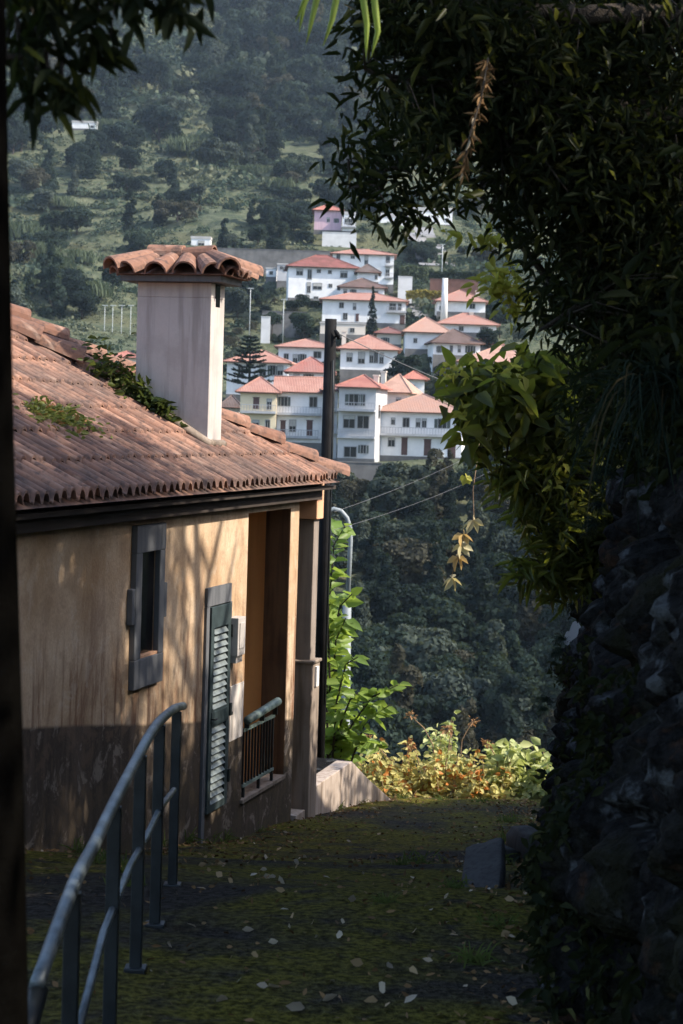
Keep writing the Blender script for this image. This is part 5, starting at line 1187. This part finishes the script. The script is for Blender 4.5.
# hanging grasses on the upper bank
M['hang'] = leaf_mat('hanging_grass_blade', (.005, .011, .008), (.018, .032, .022), (.03, .05, .02), .2, .1, (.05, .04, .018), .92)
HG = []
for k in range(4):
    V, Q = blades(130, .62, .10, .85, .011, 30+k, dirv=(-.55, -.15, .25), tang=.42); m = mesh_np('hanging_grass', V, Q); m.materials.append(M['hang']); HG.append(m)
rh_ = random.Random(12)
for k in range(12):
    px, py, d = rh_.uniform(640, 760), rh_.uniform(170, 470), rh_.uniform(9.0, 12.5)
    if py > 400: d = rh_.uniform(10.5, 13.5)
    q = P(px, py, d); o = bpy.data.objects.new('hanging_grass', rnd.choice(HG)); C.objects.link(o); o.location = q; o.rotation_euler = (rnd.uniform(-.3, .3), rnd.uniform(-.2, .2), rnd.uniform(-.8, .8)); s = rnd.uniform(.6, 1.15); o.scale = (s,)*3
    tag(o, 'tuft of long blue green grass hanging down the rock bank', 'hanging grass', 'grass tufts hanging over the rock bank')
def lane_side(y, z):
    us = np.linspace(0, 1, 60); x, zz = bank_surface(us, np.full(60, y)); return float(np.interp(z, zz, x))
for k in range(16):    # ferns and ivy sprays seated on the rock itself
    y = rnd.uniform(8, 20.5); u = rnd.uniform(.2, .6); x, z = bank_surface(np.array(u), np.array(y)); o = bpy.data.objects.new('hanging_grass', rnd.choice(HG)); C.objects.link(o); o.location = (float(x)-.05, y, float(z)); o.rotation_euler = (rnd.uniform(-.4, .4), rnd.uniform(-.2, .3), rnd.uniform(-.9, .9)); s = rnd.uniform(.15, .34); o.scale = (s,)*3
    tag(o, 'short grass spray rooted in a crack of the rock face', 'grass spray', 'grass sprays rooted in the rock face')
# leafy cover of the bank behind the hanging grass
cv = []
r = np.random.default_rng(9)
for k in range(1500):
    y = r.uniform(4, 21.5); u = r.uniform(.5, .85); x, z = bank_surface(np.array(u), np.array(y)); cv.append((float(x)+r.normal()*.1, y, float(z)+abs(r.normal())*.35))
V, Q = whorls(np.array(cv), 7, .15, .3, .3, 21, .08); tag(link('ivy', mesh_np('ivy', V, Q), M['canopy']), 'dense dark ivy covering the upper rock bank', 'ivy', None, 'stuff')
r = np.random.default_rng(19); cvp = []
while len(cvp) < 1500:
    i, j = r.integers(0, RX.shape[0]), r.integers(0, RX.shape[1]); u, y = RU[i, j], RYg[i, j]
    if u > .6 or y < 5 or y > 21.5: continue
    if fbm(np.array(y*1.1), np.array(RZ[i, j]*1.3), 31) < .13+.25*(.5-u)*(u < .5): continue
    cvp.append((RX[i, j]-.02, y, RZ[i, j]+.02))
V, Q = whorls(np.array(cvp), 6, .075, .5, .45, 23, .035); tag(link('rock_creeper', mesh_np('rock_creeper', V, Q), M['creeper']), 'dark small leaved creeper spreading in patches over the rock face', 'creeper', None, 'stuff')
# dry hanging frond and bright cane blades at the top
q = [P(488, 58, 8.2), P(482, 95, 8.1), P(470, 135, 8.0), P(462, 172, 8.0)]; t = thing('dry_frond', 'brown dried frond hanging in front of the dark tree', 'frond', q[0]); b = MB(); b.tube([v_-q[0] for v_ in q], .004, 5); b.build('stem', M['bark'], t)
n = 90; f = rng.uniform(0, 3, n); pos = np.array([tuple(q[int(a)].lerp(q[int(a)+1], a-int(a))-q[0]) for a in f*.999]); dd = rng.normal(size=(n, 3))*.6+np.array([-.1, 0, -.8]); leafset('fibres', t, pos, dd, np.full(n, .06), np.full(n, .012), M['litter'], 3)
M['cane_bright'] = leaf_mat('sunlit_cane_blade', (.30, .40, .08), (.40, .48, .12), (.50, .62, .10), .5, .3)
t0 = P(345, -70, 7.0); t = thing('cane_spray', 'bright yellow green blades hanging at the top middle edge', 'plant', t0)
for i, pp in enumerate([[(350, -70), (322, -25), (313, 12), (306, 42)], [(350, -70), (340, -20), (332, 18), (323, 44)], [(350, -70), (330, -40), (306, -6), (295, 20)], [(360, -60), (362, -10), (367, 22), (366, 58)], [(360, -60), (374, -5), (378, 30), (371, 56)], [(345, -70), (316, -30), (303, 5), (299, 30)]]):
    q = [P(x, y, 7.0+.03*i) for x, y in pp]; sm = []
    for k in range(13):
        u = k/12*3; a = min(2, int(u)); sm.append(q[a].lerp(q[a+1], u-a)-t0)
    vs = []; fs = []
    for k, v_ in enumerate(sm):
        wv = .012*math.sin(math.pi*min(1, (k+1.5)/13))**.7*(1 if k < 12 else .1); vs += [v_+Vector((-wv, .004*k, 0)), v_+Vector((0, .006, 0)), v_+Vector((wv, .004*k, 0))]
    for k in range(12): fs += [(k*3, k*3+1, k*3+4, k*3+3), (k*3+1, k*3+2, k*3+5, k*3+4)]
    b = MB(); b.add(vs, fs, 0, True); b.build('blade', M['cane_bright'], t)
# D: tree at the left edge, right beside the camera
def TP(px, py): return P(px, py, 4.6)
base = TP(-24, 1500); base.z = -2.6; t = thing('near_tree', 'black tree trunk filling the left edge with leaves hanging above', 'tree', base); b = MB()
b.tube([base-base+Vector((0, 0, -.3)), TP(-25, 1000)-base, TP(-30, 730)-base, TP(-38, 450)-base, TP(-45, 130)-base, TP(-53, -300)-base, TP(-40, -700)-base], [.14, .124, .122, .12, .12, .12, .1], 14)
n1 = [(-50, -120, 4.7), (20, -40, 4.9), (90, -15, 5.0), (170, -12, 5.1)]; n2 = [(-50, 20, 4.7), (0, 40, 4.9), (35, 62, 5.0), (60, 80, 5.0)]
b.build('trunk', M['black_bark'], t); b = MB(); k1 = limb(b, n1, .02, .004); k2 = limb(b, n2, .014, .004)
cs = np.concatenate([cl(30, 20, 38, 26, 5.0, 9, 91, .2), cl(85, 0, 40, 16, 5.0, 6, 92, .2), cl(30, 70, 26, 24, 5.0, 6, 93, .15), cl(55, 85, 16, 12, 5.0, 6, 94, .1), cl(140, -10, 45, 12, 5.1, 7, 95, .2), cl(90, 30, 20, 16, 5.0, 6, 96, .15), cl(185, -6, 18, 8, 5.1, 5, 97, .1), cl(10, -40, 60, 40, 5.0, 20, 98, .3)])
twigs(b, cs, k1+k2, .0035); o = b.build('branches', M['bark'], t); o.location = -base
V, Q = whorls(cs, 6, .10, .27, .75, 31, .03); link('leaves', mesh_np('leaves', V-np.array(base), Q), M['canopy'], t)
r = np.random.default_rng(5); cc = []
for a in [(-1.6, 5.0, 3.0, 1.5, 2.4, .9, 260), (-2.6, 8.0, 3.6, 1.7, 2.4, 1.0, 260), (-1.0, 1.0, 3.2, 1.8, 2.0, .9, 220)]: crown(*a)  # unseen crown lobes added to block sky light
cc = np.concatenate(cc); V, Q = whorls(cc, 7, .14, .34, .4, 33, .07); link('crown', mesh_np('crown', V-np.array(base), Q), M['canopy'], t)

# ------------------------------------------------------------------ render settings
cy = sc.cycles
try:
    cy.use_denoising = True; cy.denoiser = 'OPENIMAGEDENOISE'; cy.denoising_input_passes = 'RGB_ALBEDO_NORMAL'
except Exception as e: print(e)
cy.max_bounces = 6; cy.diffuse_bounces = 3; cy.glossy_bounces = 2; cy.transmission_bounces = 3; cy.volume_bounces = 0; cy.transparent_max_bounces = 6
cy.sample_clamp_indirect = 4; cy.caustics_reflective = False; cy.caustics_refractive = False
